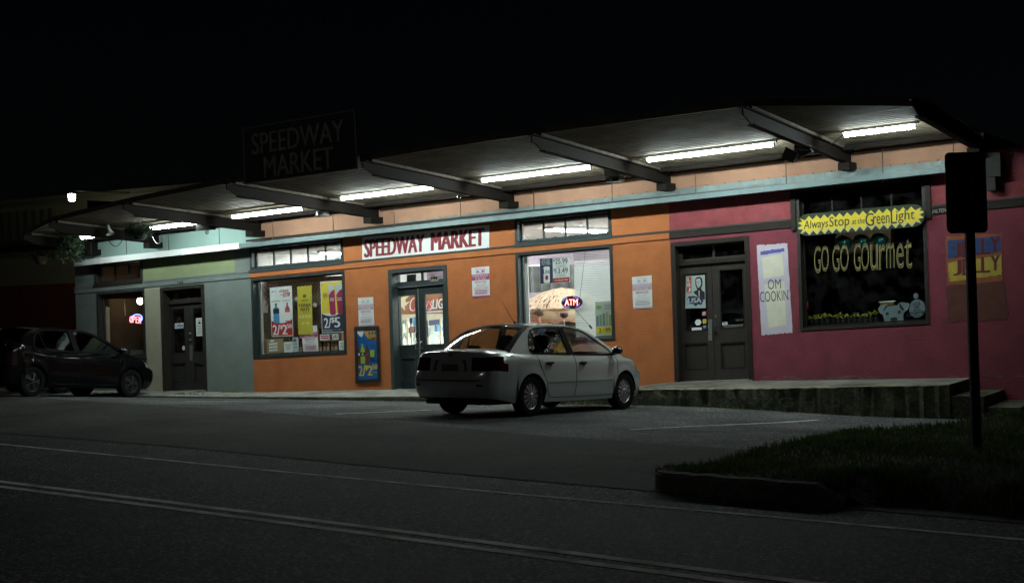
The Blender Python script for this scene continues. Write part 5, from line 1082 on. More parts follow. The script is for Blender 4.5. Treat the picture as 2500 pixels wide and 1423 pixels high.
sh = thing('back_shelf', (-13, 6.7, .1), 'grey back shelving along the rear wall of the market', 'shelf')
for k in range(5): obj('shelf_board', MB().box(-15.2, -11.4, 6.4, 6.95, .4+k*.45, .43+k*.45), m_dgrey, sh)
obj('back_board', MB().box(-15.2, -11.4, 6.95, 6.98, .1, 2.4), M('dark_green_panel', (.05, .07, .06), .8), sh)
for k in range(5):
    it = MB(); x = -15.1
    while x < -11.6: w_ = rnd.uniform(.1, .22); it.box(x, x+w_*.9, 6.5, 6.8, .43+k*.45, .43+k*.45+rnd.uniform(.15, .34)); x += w_+.02
    obj('stock_row', it, (i_maroon, i_tan, i_navy, i_lime, i_cream)[k], sh)
hg = thing('hanging_banner', P(1320, 660, 3.4), 'grey draped banner hanging across the market ceiling', 'banner')
A, B = P(1284, 650, 3.6), P(1405, 700, 3.6); mb = MB(); n = 24
for k in range(n+1): 
    x = lerp(A.x, B.x, k/n); mb.v += [Vector((x, 3.6+.05*math.sin(k*1.3), A.z)), Vector((x, 3.62+.07*math.sin(k*1.3+.4), B.z-.1))]
mb.f = [(2*i, 2*i+1, 2*i+3, 2*i+2) for i in range(n)]; obj('cloth', mb, M('grey_drape', (.10, .11, .11), .9, var=.4, vs_=4), hg, smooth=True)
obj('rail', MB().tube([A, (B.x, 3.6, A.z)], .015, 6), m_alu, hg)
# ---- person at the counter
def skin(name, verts, edges, radii, mat, parent, root=0, sub=2):
    me = bpy.data.meshes.new(name); og = Vector(parent['_org']) if parent else Vector((0, 0, 0))
    me.from_pydata([Vector(v)-og for v in verts], edges, []); o = bpy.data.objects.new(name, me); COL.objects.link(o)
    md = o.modifiers.new('skin', 'SKIN'); md.use_smooth_shade = True; md.branch_smoothing = .6
    for i, r in enumerate(radii): me.skin_vertices[0].data[i].radius = r if isinstance(r, tuple) else (r, r)
    me.skin_vertices[0].data[root].use_root = True
    s_ = o.modifiers.new('sub', 'SUBSURF'); s_.levels = sub; s_.render_levels = sub
    me.materials.append(mat)
    if parent: o.parent = parent
    o['_org'] = list(og); return o
hp = P(1318, 772, 1.25); bx, by = hp.x, 1.25; H0 = hp.z
pr = thing('person', (bx, by, .1), 'person with short brown hair in a navy T-shirt inside the market', 'person')
m_skin = M('skin_tone', (.50, .30, .22), .6, var=.05); m_navy = M('navy_cotton', (.025, .04, .095), .9, var=.12, vs_=14); m_jean = M('jean_cloth', (.05, .06, .09), .9, var=.1); m_hair = M('brown_hair', (.075, .048, .028), .8, var=.5, vs_=40)
sc_ = (H0-.1)/1.62
def b3(x, y, z): return (bx+x*sc_, by+y*sc_, .1+z*sc_)
V = [b3(0, 0, .95), b3(0, 0, 1.15), b3(0, -.01, 1.32), b3(-.01, -.01, 1.44), b3(-.03, -.01, 1.50),           # pelvis..neck
     b3(-.045, -.02, 1.57), b3(-.05, -.02, 1.66), b3(-.045, -.015, 1.73),                                    # head
     b3(-.04, .17, 1.37), b3(-.10, .24, 1.12), b3(-.30, .22, 1.02), b3(-.36, .20, 1.02),                   # far arm
     b3(.03, -.18, 1.37), b3(.01, -.25, 1.12), b3(-.20, -.25, 1.02), b3(-.27, -.24, 1.02),                 # near arm
     b3(0, .10, .88), b3(-.02, .11, .48), b3(0, .12, .08), b3(-.15, .13, .03),
     b3(0, -.10, .88), b3(.02, -.11, .48), b3(.03, -.12, .08), b3(-.12, -.13, .03)]
Ed = [(0, 1), (1, 2), (2, 3), (3, 4), (4, 5), (5, 6), (6, 7), (2, 8), (8, 9), (9, 10), (10, 11), (2, 12), (12, 13), (13, 14), (14, 15), (0, 16), (16, 17), (17, 18), (18, 19), (0, 20), (20, 21), (21, 22), (22, 23)]
Rr = [.13, .12, (.17, .12), .075, .055, (.075, .07), (.09, .078), (.06, .055), .065, .045, .034, .03, .065, .045, .034, .03, .085, .06, .042, .035, .085, .06, .042, .035]
for hand, base_, sy in ((11, b3(-.36, .20, 1.02), 1), (15, b3(-.27, -.24, 1.02), -1)):
    for k, ln in enumerate((.06, .075, .08, .075, .06)):
        o_ = len(V); sp_ = (k-2)*.018*sy; q = (base_[0]-.03, base_[1]+sp_, base_[2]); V += [q, (q[0]-ln*.6, q[1]+sp_*.3, q[2]-.004), (q[0]-ln, q[1]+sp_*.3, q[2]-.025)]
        Ed += [(hand, o_), (o_, o_+1), (o_+1, o_+2)]; Rr += [.011, .009, .008]
skin('body', V, Ed, [tuple(q*sc_ for q in (r if isinstance(r, tuple) else (r, r))) for r in Rr], m_skin, pr)
skin('tshirt', [b3(0, 0, .92), b3(0, 0, 1.15), b3(0, -.01, 1.33), b3(-.01, -.01, 1.43), b3(-.04, .17, 1.385), b3(-.08, .235, 1.20), b3(.03, -.18, 1.385), b3(.02, -.245, 1.20)], [(0, 1), (1, 2), (2, 3), (2, 4), (4, 5), (2, 6), (6, 7)], [.145, .14, (.19, .14), .085, .085, .07, .085, .07], m_navy, pr)
skin('trousers', [b3(0, 0, .95), b3(0, .10, .86), b3(-.02, .11, .48), b3(0, .12, .10), b3(0, -.10, .86), b3(.02, -.11, .48), b3(.03, -.12, .10)], [(0, 1), (1, 2), (2, 3), (0, 4), (4, 5), (5, 6)], [.145, .105, .075, .065, .105, .075, .065], m_jean, pr)
hc = Vector(b3(-.035, -.015, 1.67)); mb = MB(); nn = 14
for i in range(9):
    ph = math.pi*.62*i/8
    for k in range(nn):
        a = 2*math.pi*k/nn; rj = 1+.06*math.sin(k*5+i*3); front = max(0, -math.cos(a)); th = ph*(1-.42*front)
        mb.v.append(hc+Vector((.118*math.sin(th)*math.cos(a)*rj*1.0, .098*math.sin(th)*math.sin(a)*rj, .115*math.cos(th)*rj+.005)))
for i in range(8):
    for k in range(nn): mb.f.append((i*nn+k, i*nn+(k+1) % nn, (i+1)*nn+(k+1) % nn, (i+1)*nn+k))
obj('hair', mb, m_hair, pr, smooth=True)
fc = Vector(b3(-.045, -.02, 1.64)); 
obj('nose', MB().lathe(fc+Vector((-.085, 0, -.005)), [(0, .022), (.012, .0), (.014, -.018), (0, -.024)], 8), m_skin, pr, smooth=True)
for sy in (-1, 1):
    obj('ear', MB().lathe(fc+Vector((.012, .082*sy, -.005)), [(0, .03), (.016, .02), (.015, -.015), (0, -.03)], 8), m_skin, pr, smooth=True)
    obj('eye', MB().lathe(fc+Vector((-.078, .03*sy, .018)), [(0, .007), (.008, 0), (0, -.007)], 8), i_black, pr)
obj('mouth', MB().box(fc.x-.088, fc.x-.08, fc.y-.022, fc.y+.022, fc.z-.048, fc.z-.042), ink('lip', (.30, .10, .09)), pr)
# ---- left shop: curtain, lamp, shelf of jars
cu = MB(); A, B = P(244, 735, .32), P(268, 870, .32); n = 18
for k in range(n+1):
    x = lerp(A.x, B.x, k/n); y = .33+.035*math.sin(k*1.9); cu.v += [Vector((x, y, P(256, 874, .32).z)), Vector((x+.02, y, P(256, 730, .32).z))]
cu.f = [(2*i, 2*i+2, 2*i+3, 2*i+1) for i in range(n)]; obj('curtain', cu, M('cream_curtain', (.50, .40, .30), .9, var=.1), label='pale curtain drawn to the left side of the left window', cat='curtain', smooth=True)
sv = obj('roller_blind', MB().box(P(243, 720, .3).x, P(352, 720, .3).x, .28, .31, P(300, 729, .3).z, P(300, 712, .3).z), M('brown_blind', (.14, .09, .05), .9), label='rolled brown blind at the top of the left window', cat='blind')
obj('blind_pull', MB().tube([P(304, 732, .29), P(306, 771, .29)], .008, 5), i_cream, label='pale blind pull cord hanging in the left window', cat='cord')
c = P(342.5, 735, 1.2); t = thing('pendant_lamp', c-Vector((0, 0, .1)), 'glowing warm globe lamp inside the left shop window', 'lamp'); obj('globe', MB().lathe(c, [(0, -.085), (.06, -.06), (.088, 0), (.06, .06), (.03, .085)], 14), E('warm_globe', (1, .74, .42), 45.0), t, smooth=True); obj('cord', MB().tube([c+Vector((0, 0, .08)), c+Vector((0, 0, .9))], .006, 5), m_black, t)
tb = thing('window_shelf', P(320, 873, .5), 'low shelf with green glass jars in the left shop window', 'shelf'); z_ = P(335, 873, .5).z
obj('board', MB().box(P(280, 873, .5).x, P(355, 873, .5).x, .35, .7, z_-.03, z_), m_wood, tb)
for k in range(6):
    x = P(322+k*5.2, 865, .5).x; obj('jar', MB().lathe((x, .5, z_), [(0, 0), (.04, 0), (.045, .12), (.025, .16), (.025, .19), (0, .19)], 10), ink('jar_green', (.08, .13, .09)), tb, smooth=True)
# ---- dark window: dog cut-out, bubble, pots, traffic light, towel rail
s = Sheet.px([(2144, 739), (2221, 737), (2221, 787), (2144, 791)], .20); t = thing('dog_cutout', s.at(.5, 1), 'painted white dog head cut-out peeking over the dark window sill', 'cutout')
m_dog = M('dog_white_paint', (.36, .43, .43), .8, var=.15, vs_=14); m_dog2 = M('dog_dark_paint', (.03, .045, .055), .7)
obj('head', MB().poly([(.0, .30), (.06, .16), (.18, .10), (.27, .06), (.32, .18), (.46, .16), (.62, .15), (.66, .05), (.74, .0), (.98, .06), (1.0, .12), (.96, .34), (.86, .46), (.81, .56), (.80, .75), (.82, 1.0), (.22, 1.0), (.19, .75), (.16, .58), (.07, .50)], (), s.at, 0, .015), m_dog, t)
obj('ear_patch', s.poly([(.28, .09), (.31, .2), (.18, .40), (.16, .38)], .018).poly([(.67, .06), (.72, .1), (.83, .34), (.80, .44), (.70, .28)], (), s.at, .018), m_dog2, t)
for e in ((.30, .54), (.685, .48)): obj('eye', s.ell(e[0], e[1], .055, .085, .018), m_dog2, t); obj('eye_glint', s.ell(e[0]+.015, e[1]+.03, .02, .03, .02), ink('eye_blue', (.2, .3, .4)), t)
obj('nose', s.poly([(.40, .76), (.46, .72), (.56, .71), (.62, .76), (.62, .88), (.55, .98), (.46, .98), (.41, .88)], .018), m_dog2, t)
s = Sheet.px([(2211, 716), (2262, 714), (2262, 779), (2211, 783)], .22); t = thing('bubble_sign', s.at(.5, 1), 'round white speech bubble sign beside the dog cut-out', 'sign')
ov = [(.56+.42*math.cos(k*.2618), .58+.37*math.sin(k*.2618)) for k in range(24)]
obj('board', MB().poly(ov[:10]+[(.12, .90), (.02, .80)]+ov[11:], (), s.at, 0, .012), ink('sign_black', (.012, .006, .02)), t); obj('face', s.poly([(.56+.385*math.cos(k*.2618), .58+.335*math.sin(k*.2618)) for k in range(24)], .015), m_dog, t)
obj('knob', s.poly([(.5+.12*math.cos(k*.449), .11+.11*math.sin(k*.449)) for k in range(14)], .012), m_dog, t)
for w_, a0, b0, a1, b1 in (('LICK', .36, .34, .74, .46), ('ME', .45, .48, .68, .58), ('ON THE', .38, .60, .74, .66), ('FACEBOOK!', .22, .68, .92, .79)): obj('lettering', s.text(w_, a0, b0, a1, b1, .018, bold=.02), m_dog2, t)
obj('flourish', MB().tube([s.at(.3+.05*k, .84+.02*math.sin(k*1.3), .018) for k in range(9)], .006, 5), m_dog2, t)
m_sprout = M('sprout_leaf', (.46, .46, .05), .6, var=.3, vs_=20); zsill = None; rnd = random.Random(31)
for k in range(13):
    px_ = 1981+k*13.3; y_ = .32+rnd.uniform(-.02, .02); b_ = P(px_, 791-k*.55, y_); t = thing('seedling_pot', b_, ('leftmost', 'second', 'third', 'fourth', 'fifth', 'sixth', 'seventh', 'eighth', 'ninth', 'tenth', 'eleventh', 'twelfth', 'thirteenth')[k] + ' of the potted yellow green seedlings on the dark sill, counted from the left', 'plant', 'row of seedling pots in the dark window')
    obj('pot', MB().lathe(b_, [(0, 0), (.034, 0), (.043, .085), (.039, .085), (0, .075)], 10), M('seedling_pot_plastic', (.035, .038, .035), .6), t, smooth=True); mb = MB(); hh = rnd.uniform(.02, .09)
    for q in range(16):
        a = rnd.uniform(0, 6.283); l_ = rnd.uniform(.045, .10); c_ = b_+Vector((0, 0, .085+hh*rnd.random())); d = Vector((math.cos(a), math.sin(a), rnd.uniform(.1, .8))).normalized(); w_ = d.orthogonal().normalized()*.013
        mb.add([c_, c_+d*l_*.5+w_, c_+d*l_, c_+d*l_*.5-w_], [(0, 1, 2, 3)])
    obj('leaves', mb, m_sprout, t)
obj('display_ledge', MB().box(WC[0]+.1, WC[1]-.1, .22, .55, WC[2]+.03, WC[2]+.06, True), m_brown2, label='narrow display ledge inside the dark window', cat='ledge')
s = Sheet.px([(2040, 565), (2175, 555), (2175, 613), (2040, 622)], 1.0); t = thing('traffic_light', s.at(.5, 1), 'dim yellow traffic signal with three green lenses behind the dark glass', 'traffic light')
obj('body', MB().poly([(0, 0), (1, 0), (1, 1), (0, 1)], (), s.at, -.2, 0), ink('signal_amber', (.10, .05, .012)), t)
for k in range(3):
    c_ = s.at(.18+k*.32, .55); obj('lens', MB().lathe(c_, [(.0, -.05), (.08, -.035), (.125, 0)], 18, 'y'), M('green_lens', (.005, .09, .07), .15, var=.1), t, smooth=True); obj('hood', MB().lathe(c_, [(.14, .0), (.145, -.16)], 18, 'y', .0, math.pi), ink('signal_amber', (.10, .05, .012)), t)
c_ = P(2166, 736.5, .6); t = thing('roll_holder', c_-Vector((0, 0, .05)), 'chrome bar with yellow roll behind the dog cut-out', 'holder'); obj('bar', MB().tube([P(2146, 738, .6), P(2186, 735, .6)], .012, 8), m_alu, t, smooth=True); obj('roll', MB().tube([P(2150, 744, .62), P(2182, 742, .62)], .035, 10), ink('roll_amber', (.35, .20, .04)), t, smooth=True)
# ------------------------------------------------------------------ cars: x forward from the rear axle, y to the left, z up
def car(paint, root, scale, glassmat, rimmat, spokes, trim, full=True, hb=False):
    T = {}
    WB, XR, XF = 2.60, -.98, 3.48
    HW = [(-.98, .66), (-.93, .735), (-.8, .785), (-.5, .815), (0, .835), (.6, .845), (1.4, .8475), (2.2, .842), (2.6, .835), (2.95, .80), (3.2, .735), (3.36, .65), (3.44, .56), (3.48, .46)]
    ZS = [(-.98, .95), (-.85, .965), (-.4, .955), (.1, .935), (.6, .92), (1.5, .905), (2.3, .895), (2.6, .885), (2.95, .835), (3.2, .765), (3.36, .70), (3.48, .62)]
    ZC = [(-.98, 1.0), (-.85, 1.025), (-.45, 1.04), (0, 1.04), (2.4, .99), (2.62, .965), (3.0, .885), (3.25, .80), (3.4, .715), (3.48, .63)]
    AR = .355
    if hb: ZS = [(x, z+.10*sstep(.3, -.5, x)) for x, z in ZS]; ZC = [(x, z+.09*sstep(.3, -.5, x)) for x, z in ZC]
    def hw(x): return interp(x, HW)
    def zlow(x):
        z = interp(x, [(-.98, .30), (-.6, .245), (-.3, .20), (2.9, .20), (3.2, .20), (3.48, .24)])
        for ax in (0, WB):
            d = abs(x-ax)
            if d < AR: z = max(z, .30+math.sqrt(max(AR*AR-d*d, 0)))
        return z
    XRZ = [(.2, -.85), (.3, -.93), (.42, -.985), (.56, -1.0), (.64, -.975), (.68, -.925), (.8, -.915), (.93, -.90), (1.0, -.865), (1.05, -.84)]
    XFZ = [(.18, 3.34), (.25, 3.43), (.40, 3.49), (.52, 3.50), (.60, 3.46), (.66, 3.40), (.75, 3.28), (.9, 3.1)]
    def bend(x, z):
        if x < -.4: k = (-.4-x)/(.58); return -.4 - k*(-.4-interp(z, XRZ))
        if x > 2.95: k = (x-2.95)/.53; t = interp(z, XFZ); return 2.95 + k*(t-2.95) if k > 0 else x
        return x
    xs_ = sorted(set([round(-.98+.05*i, 3) for i in range(90) if -.98+.05*i < 3.48] + [-.98, 3.48, .40, 1.16, 2.30] + [round(a+AR*math.cos(q), 4) for a in (0, WB) for q in [math.pi*k/14 for k in range(15)]] + [a+s_*(AR+.004) for a in (0, WB) for s_ in (-1, 1)]))
    xs_ = [x for i, x in enumerate(xs_) if i == 0 or x-xs_[i-1] > .003 or x in (.40, 1.16, 2.30)]
    YF = [0, .30, .58, .80, .925, .975, 1.0, 1.0, .995, .985, .975, .945]
    def sec(x):
        h, zs_, zc, zl = hw(x), interp(x, ZS), interp(x, ZC), zlow(x); out = []
        zt = [zc, zc-.004, lerp(zc, zs_, .18), lerp(zc, zs_, .5), zs_, zs_-.045]
        for k in range(6): out.append((YF[k]*h, zt[k]))
        z0 = zt[5]
        for k, q in enumerate((.16, .34, .52, .70, .86, 1.0)):
            y = YF[6+k]*h; z = lerp(z0, zl, q)
            if zl > .35: y = h*(1.0 if k < 5 else .998) + (.018*sstep(.4, 1, q))       # flared arch lip
            elif k in (2, 3): y += .006
            out.append((y, z))
        return [Vector((bend(x, z), y, z)) for y, z in out]
    S = [sec(x) for x in xs_]; n = len(S); K = 12
    groups = {}
    def put(nm, quad): groups.setdefault(nm, []).append(quad)
    cab0, cab1 = -.40, 2.60
    for side in (1, -1):
        for i in range(n-1):
            xm = (xs_[i]+xs_[i+1])/2
            for k in range(K-1):
                q = [S[i][k], S[i+1][k], S[i+1][k+1], S[i][k+1]]; q = [Vector((p.x, p.y*side, p.z)) for p in q]
                zm = sum(p.z for p in q)/4
                if cab0 < xm < cab1 and k < 4: continue
                if k >= 4 and .40 <= xm <= 1.16: nm = 'rear_door' + ('_l' if side > 0 else '_r')
                elif k >= 4 and 1.16 <= xm <= 2.30: nm = 'front_door' + ('_l' if side > 0 else '_r')
                elif k < 4 and xm > 2.60 and xm < 3.30: nm = 'bonnet'
                elif k < 4 and xm < -.40: nm = 'boot_lid'
                elif xm < -.66 and zm < .66: nm = 'rear_bumper'
                elif xm < -.60 and k >= 4 and zm > .68 and zm < .89 and xm < -.52-.9*(zm-.68): nm = 'tail_light' + ('_l' if side > 0 else '_r')
                elif xm > 3.02 and zm < .62: nm = 'front_bumper'
                elif xm > 3.08 and .62 < zm < .76 and k >= 4: nm = 'headlight' + ('_l' if side > 0 else '_r')
                elif xm < 1: nm = ('rear_quarter_l' if side > 0 else 'rear_quarter_r') if k >= 4 else 'boot_lid'
                else: nm = ('front_wing_l' if side > 0 else 'front_wing_r') if k >= 4 else 'bonnet'
                put(nm, q)
    # end caps with a bulge
    for e, bul in ((0, -.085), (n-1, .09)):
        cols = [-1, -.8, -.62, -.45, -.25, 0, .25, .45, .62, .8, 1]
        def cp(k, c_):
            p = S[e][k]; return Vector((p.x + bul*(1-c_*c_)*(1 if p.z < .66 else .6), p.y*c_, p.z))
        for k in range(1, K-1):
            for a, b in zip(cols, cols[1:]):
                q = [cp(k, a), cp(k, b), cp(k+1, b), cp(k+1, a)]; zm = sum(p.z for p in q)/4; cm = abs(a+b)/2
                if e == 0: nm = 'rear_bumper' if zm < .66 else ('tail_light_l' if a+b > 0 else 'tail_light_r') if (.68 < zm < .89 and cm > .70) else 'boot_lid'
                else: nm = 'front_bumper' if zm < .62 else 'bonnet'
                put(nm, q)
        p0 = S[e][0]; put('boot_lid' if e == 0 else 'bonnet', [Vector((cp(1, -1).x, cp(1, -1).y, cp(1, -1).z)), Vector((p0.x+bul*.6, 0, p0.z)), cp(1, 1), cp(1, 0)])
    Mx = root['mx']
    def W(p): return T_ @ Vector(p)
    T_ = Matrix([Mx[0:4], Mx[4:8], Mx[8:12], Mx[12:16]])
    def part(nm, mb, mat, par=None, smooth=True): 
        if hb: mb.v = [Vector((v[0]*(.66 if v[0] < 0 and not 'wheel' in nm and nm not in ('rim', 'hub_cap') else 1), v[1], v[2])) for v in mb.v]
        mb.v = [T_ @ Vector(v) for v in mb.v]; return obj(nm, mb, mat, par or root, smooth=smooth)
    m_tail = M('tail_lamp_red', (.04, .004, .005), .12, var=0, coat=1); m_head = M('headlamp_lens', (.35, .36, .36), .08, var=0, coat=1)
    made = {}
    def weld(quads):
        mb = MB(); idx = {}
        for q in quads:
            f_ = []
            for p in q:
                key = (round(p.x, 4), round(p.y, 4), round(p.z, 4))
                if key not in idx: idx[key] = len(mb.v); mb.v.append(p)
                f_.append(idx[key])
            f_ = [v for i, v in enumerate(f_) if v != f_[i-1]]
            if len(f_) > 2: mb.f.append(tuple(f_))
        return mb
    for nm, qs in groups.items():
        base = nm[:-2] if nm.endswith(('_l', '_r')) else nm
        if hb and base == 'tail_light': m_tail = M('smoked_tail_lamp', (.02, .012, .012), .1, var=0)
        made[nm] = part({'rear_door': 'door', 'front_door': 'door'}.get(base, base), weld(qs), m_tail if base == 'tail_light' else m_head if base == 'headlight' else paint, smooth=35)
    # ---- greenhouse
    SO = [(-.46, .955), (-.30, 1.06), (-.12, 1.18), (.04, 1.275), (.20, 1.342), (.38, 1.375), (.65, 1.393), (1.0, 1.398), (1.35, 1.385), (1.62, 1.345), (1.82, 1.285), (2.05, 1.19), (2.30, 1.065), (2.50, .955), (2.66, .885)]
    def gy(x, z):
        b = interp(x, ZS); return hw(x)*.925 - max(0, z-b)*.40 - .02
    bot = [(2.40, .893), (2.0, .897), (1.5, .903), (1.0, .912), (.5, .922), (0, .936)]
    wr = [(.13, .955), (.075, 1.0), (.095, 1.10), (.15, 1.21), (.235, 1.30), (.36, 1.337), (.65, 1.357), (1.035, 1.362), (1.09, .935)]
    wf = [(1.20, .93), (1.145, 1.362), (1.36, 1.350), (1.58, 1.318), (1.76, 1.262), (2.00, 1.155), (2.24, 1.025), (2.36, .945), (2.30, .92)]
    for sd in (1, -1):
        f_ = lambda a, b, d: (a, sd*(gy(a, b)-d), b)
        part('side_frame', MB().poly(SO+bot, [wr, wf], f_, 0, .035), paint, smooth=False)
        for w_ in (wr, wf): part('side_window', MB().poly(w_, (), f_, .018), glassmat, smooth=False)
        sl = MB()
        for w_ in (wr, wf):
            c_ = (sum(a for a, b in w_)/len(w_), sum(b for a, b in w_)/len(w_)); big = [(a+(a-c_[0])*.055, b+(b-c_[1])*.085) for a, b in w_]; sml = [(a-(a-c_[0])*.03, b-(b-c_[1])*.05) for a, b in w_]
            sl.poly(big, [sml], f_, -.003)
        part('window_seal', sl, trim, smooth=False)
        part('quarter_bar', MB().tube([f_(.375, .945, .005), f_(.30, 1.12, .005), f_(.265, 1.315, .005)], .014, 6), trim)
        part('b_pillar', MB().poly([(1.085, .925), (1.035, 1.37), (1.15, 1.37), (1.205, .92)], (), f_, -.004, .03), trim, smooth=False)
    rows = []
    for j, (x, z) in enumerate(SO):
        y = gy(x, z); cr = interp(x, [(-.46, .07), (0, .06), (.4, .042), (1.2, .042), (1.7, .045), (2.66, .07)]); bx_ = interp(x, [(-.46, -.10), (.2, -.05), (.5, 0), (1.5, 0), (1.8, .05), (2.66, .16)])
        rows.append([Vector((x+bx_*(1-s_*s_), y*s_, z+cr*(1-s_*s_))) for s_ in (-1, -.965, -.86, -.5, 0, .5, .86, .965, 1)])
    gq = {'roof': [], 'rear_window': [], 'windscreen': [], 'glass_border': []}
    for j in range(len(rows)-1):
        for k in range(8):
            q = [rows[j][k], rows[j+1][k], rows[j+1][k+1], rows[j][k+1]]
            if j < 4: nm = 'glass_border' if k in (0, 1, 6, 7) else 'rear_window'
            elif j == 4: nm = 'glass_border' if 0 < k < 7 else 'roof'
            elif j < 9: nm = 'roof'
            else: nm = 'roof' if k in (0, 7) else 'windscreen'
            gq[nm].append(q)
    part('roof', weld(gq['roof']), paint, smooth=60); part('rear_window', weld(gq['rear_window']), glassmat); part('windscreen', weld(gq['windscreen']), glassmat); part('glass_border', weld(gq['glass_border']), trim)
    # ---- wheels
    m_tyre = M('tyre_rubber', (.011, .011, .011), .9, var=.15, vs_=30, spec=.1); m_well = M('wheel_well_black', (.008, .008, .008), .9)
    for ax in (0, WB):
        for sd in (1, -1):
            c_ = Vector((ax, sd*.735, .305)); 
            ty = MB().lathe(c_, [(.205, -.09), (.255, -.098), (.295, -.088), (.305, -.06), (.305, .06), (.295, .088), (.255, .098), (.205, .09)], 36, 'y')
            wh = part('wheel', ty, m_tyre)
            rim = MB().lathe(c_+Vector((0, sd*.055, 0)), [(0, 0), (.20, 0), (.205, sd*.03), (.212, sd*.035)], 30, 'y'); part('rim', rim, m_well if spokes < 12 else trim, wh)
            sp_ = MB()
            for k in range(spokes):
                a = 2*math.pi*k/spokes; wd = (.52 if spokes >= 10 else .30)*2*math.pi/spokes/2
                pts = []
                for (r_, w_) in ((.045, wd*2.2 if spokes < 10 else wd*1.6), (.11, wd*1.15), (.195, wd*1.35)):
                    pts.append((r_, a-w_, a+w_))
                o_ = [c_+Vector((r_*math.cos(q0), sd*(.088-.03*(r_/.2)**2), r_*math.sin(q0))) for r_, q0, q1 in pts] + [c_+Vector((r_*math.cos(q1), sd*(.088-.03*(r_/.2)**2), r_*math.sin(q1))) for r_, q0, q1 in reversed(pts)]
                b_ = len(sp_.v); sp_.v += o_; sp_.f += [(b_, b_+1, b_+4, b_+5), (b_+1, b_+2, b_+3, b_+4)]
                sp_.v += [p-Vector((0, sd*.02, 0)) for p in o_]; sp_.f += [(b_+i, b_+(i+1) % 6, b_+6+(i+1) % 6, b_+6+i) for i in range(6)]
            sp_.lathe(c_, [(0, sd*.098), (.035, sd*.097), (.05, sd*.085), (.05, sd*.06)], 16, 'y'); sp_.lathe(c_, [(.19, sd*.062), (.198, sd*.07), (.212, sd*.066), (.212, sd*.05)], 36, 'y')
            part('hub_cap', sp_, rimmat, wh, smooth=30)
            part('wheel_well', MB().lathe((ax, sd*.44, .305), [(.0, 0), (.36, 0), (.372, .0), (.372, sd*.36)], 22, 'y', 0, math.pi), m_well)
    # ---- floor, cabin, seats
    part('underbody', MB().box(-.80, 3.2, -.62, .62, .19, .26).box(.42, 2.2, -.76, .76, .20, .27).box(-.8, .45, -.44, .44, .26, .62), m_well, smooth=False)
    part('boot_floor', MB().box(-.75, -.36, -.70, .70, .60, .63).box(-.38, -.34, -.70, .70, .30, .98), m_well, smooth=False)
    m_cloth = M('seat_cloth_dark', (.018, .018, .019), .9, var=.2)
    part('parcel_shelf', MB().box(-.45, .02, -.68, .68, .93, .96), m_cloth, smooth=False)
    part('door_card', MB().box(.30, 2.3, .765, .775, .3, .90).box(.30, 2.3, -.775, -.765, .3, .90), M('door_trim_grey', (.16, .165, .16), .8), smooth=False)
    part('dashboard', MB().box(2.05, 2.55, -.70, .70, .55, .90), m_cloth, smooth=False)
    def rbox(mb, x0, x1, y0, y1, z0, z1, lean=0, r=.05):
        for (zz, ins) in ((z0, r), (z0+r, 0), (z1-r, 0), (z1, r)):
            pass
        prof = [(z0, r*.6), (z0+r, 0), (z1-r, 0), (z1-r*.4, r*.35), (z1, r)]; o_ = len(mb.v); m_ = 12
        for zz, ins in prof:
            for k in range(m_):
                a = 2*math.pi*k/m_; ca, sa = math.cos(a), math.sin(a); ex = .45
                px_ = math.copysign(abs(ca)**ex, ca); py_ = math.copysign(abs(sa)**ex, sa)
                mb.v.append(Vector(((x0+x1)/2+px_*((x1-x0)/2-ins*.5)-lean*(zz-z0), (y0+y1)/2+py_*((y1-y0)/2-ins), zz)))
        for i in range(len(prof)-1):
            for k in range(m_): mb.f.append((o_+i*m_+k, o_+i*m_+(k+1) % m_, o_+(i+1)*m_+(k+1) % m_, o_+(i+1)*m_+k))
        mb.f.append(tuple(o_+(len(prof)-1)*m_+k for k in range(m_)))
    for sy in (.36, -.36):
        mb = MB(); rbox(mb, 1.02, 1.18, sy-.24, sy+.24, .40, 1.02, .22); rbox(mb, 1.05, 1.60, sy-.24, sy+.24, .32, .48)
        st_ = part('front_seat', mb, m_cloth); mb = MB(); rbox(mb, .855, .955, sy-.145, sy+.145, 1.02, 1.24, .12); part('headrest', mb, m_cloth, st_)
    mb = MB(); rbox(mb, .20, .40, -.66, .66, .40, .96, .28); rbox(mb, .30, .75, -.66, .66, .30, .48); st_ = part('rear_seat', mb, m_cloth)
    for sy in (.36, -.36): mb = MB(); rbox(mb, .00, .10, sy-.13, sy+.13, .96, 1.08, .1); part('headrest', mb, m_cloth, st_)
    tz = MB(); cst = Vector((1.93, .36, .93)); rr = .185
    tz.tube([cst+Vector((-.35*rr*math.sin(a)*.9, rr*math.cos(a), rr*math.sin(a)*.93)) for a in [2*math.pi*k/24 for k in range(25)]], .016, 6, False); tz.tube([cst+Vector((0, -rr, 0)), cst+Vector((0.03, 0, 0)), cst+Vector((0, rr, 0))], .016, 6); part('steering_wheel', tz, M('steering_grey', (.12, .12, .12), .7))
    mb = MB(); rbox(mb, 1.60, 1.63, -.11, .11, 1.245, 1.305); part('rear_view_mirror', mb, trim)
    # ---- side details
    def sidept(x, z, sd, off=.004):
        s_ = sec(x); 
        for a, b in zip(s_[4:], s_[5:]):
            if b.z <= z <= a.z: t = (a.z-z)/max(a.z-b.z, 1e-5); p = a.lerp(b, t); return Vector((p.x, sd*(p.y+off), z))
        p = s_[-1] if z < s_[-1].z else s_[4]; return Vector((p.x, sd*(p.y+off), z))
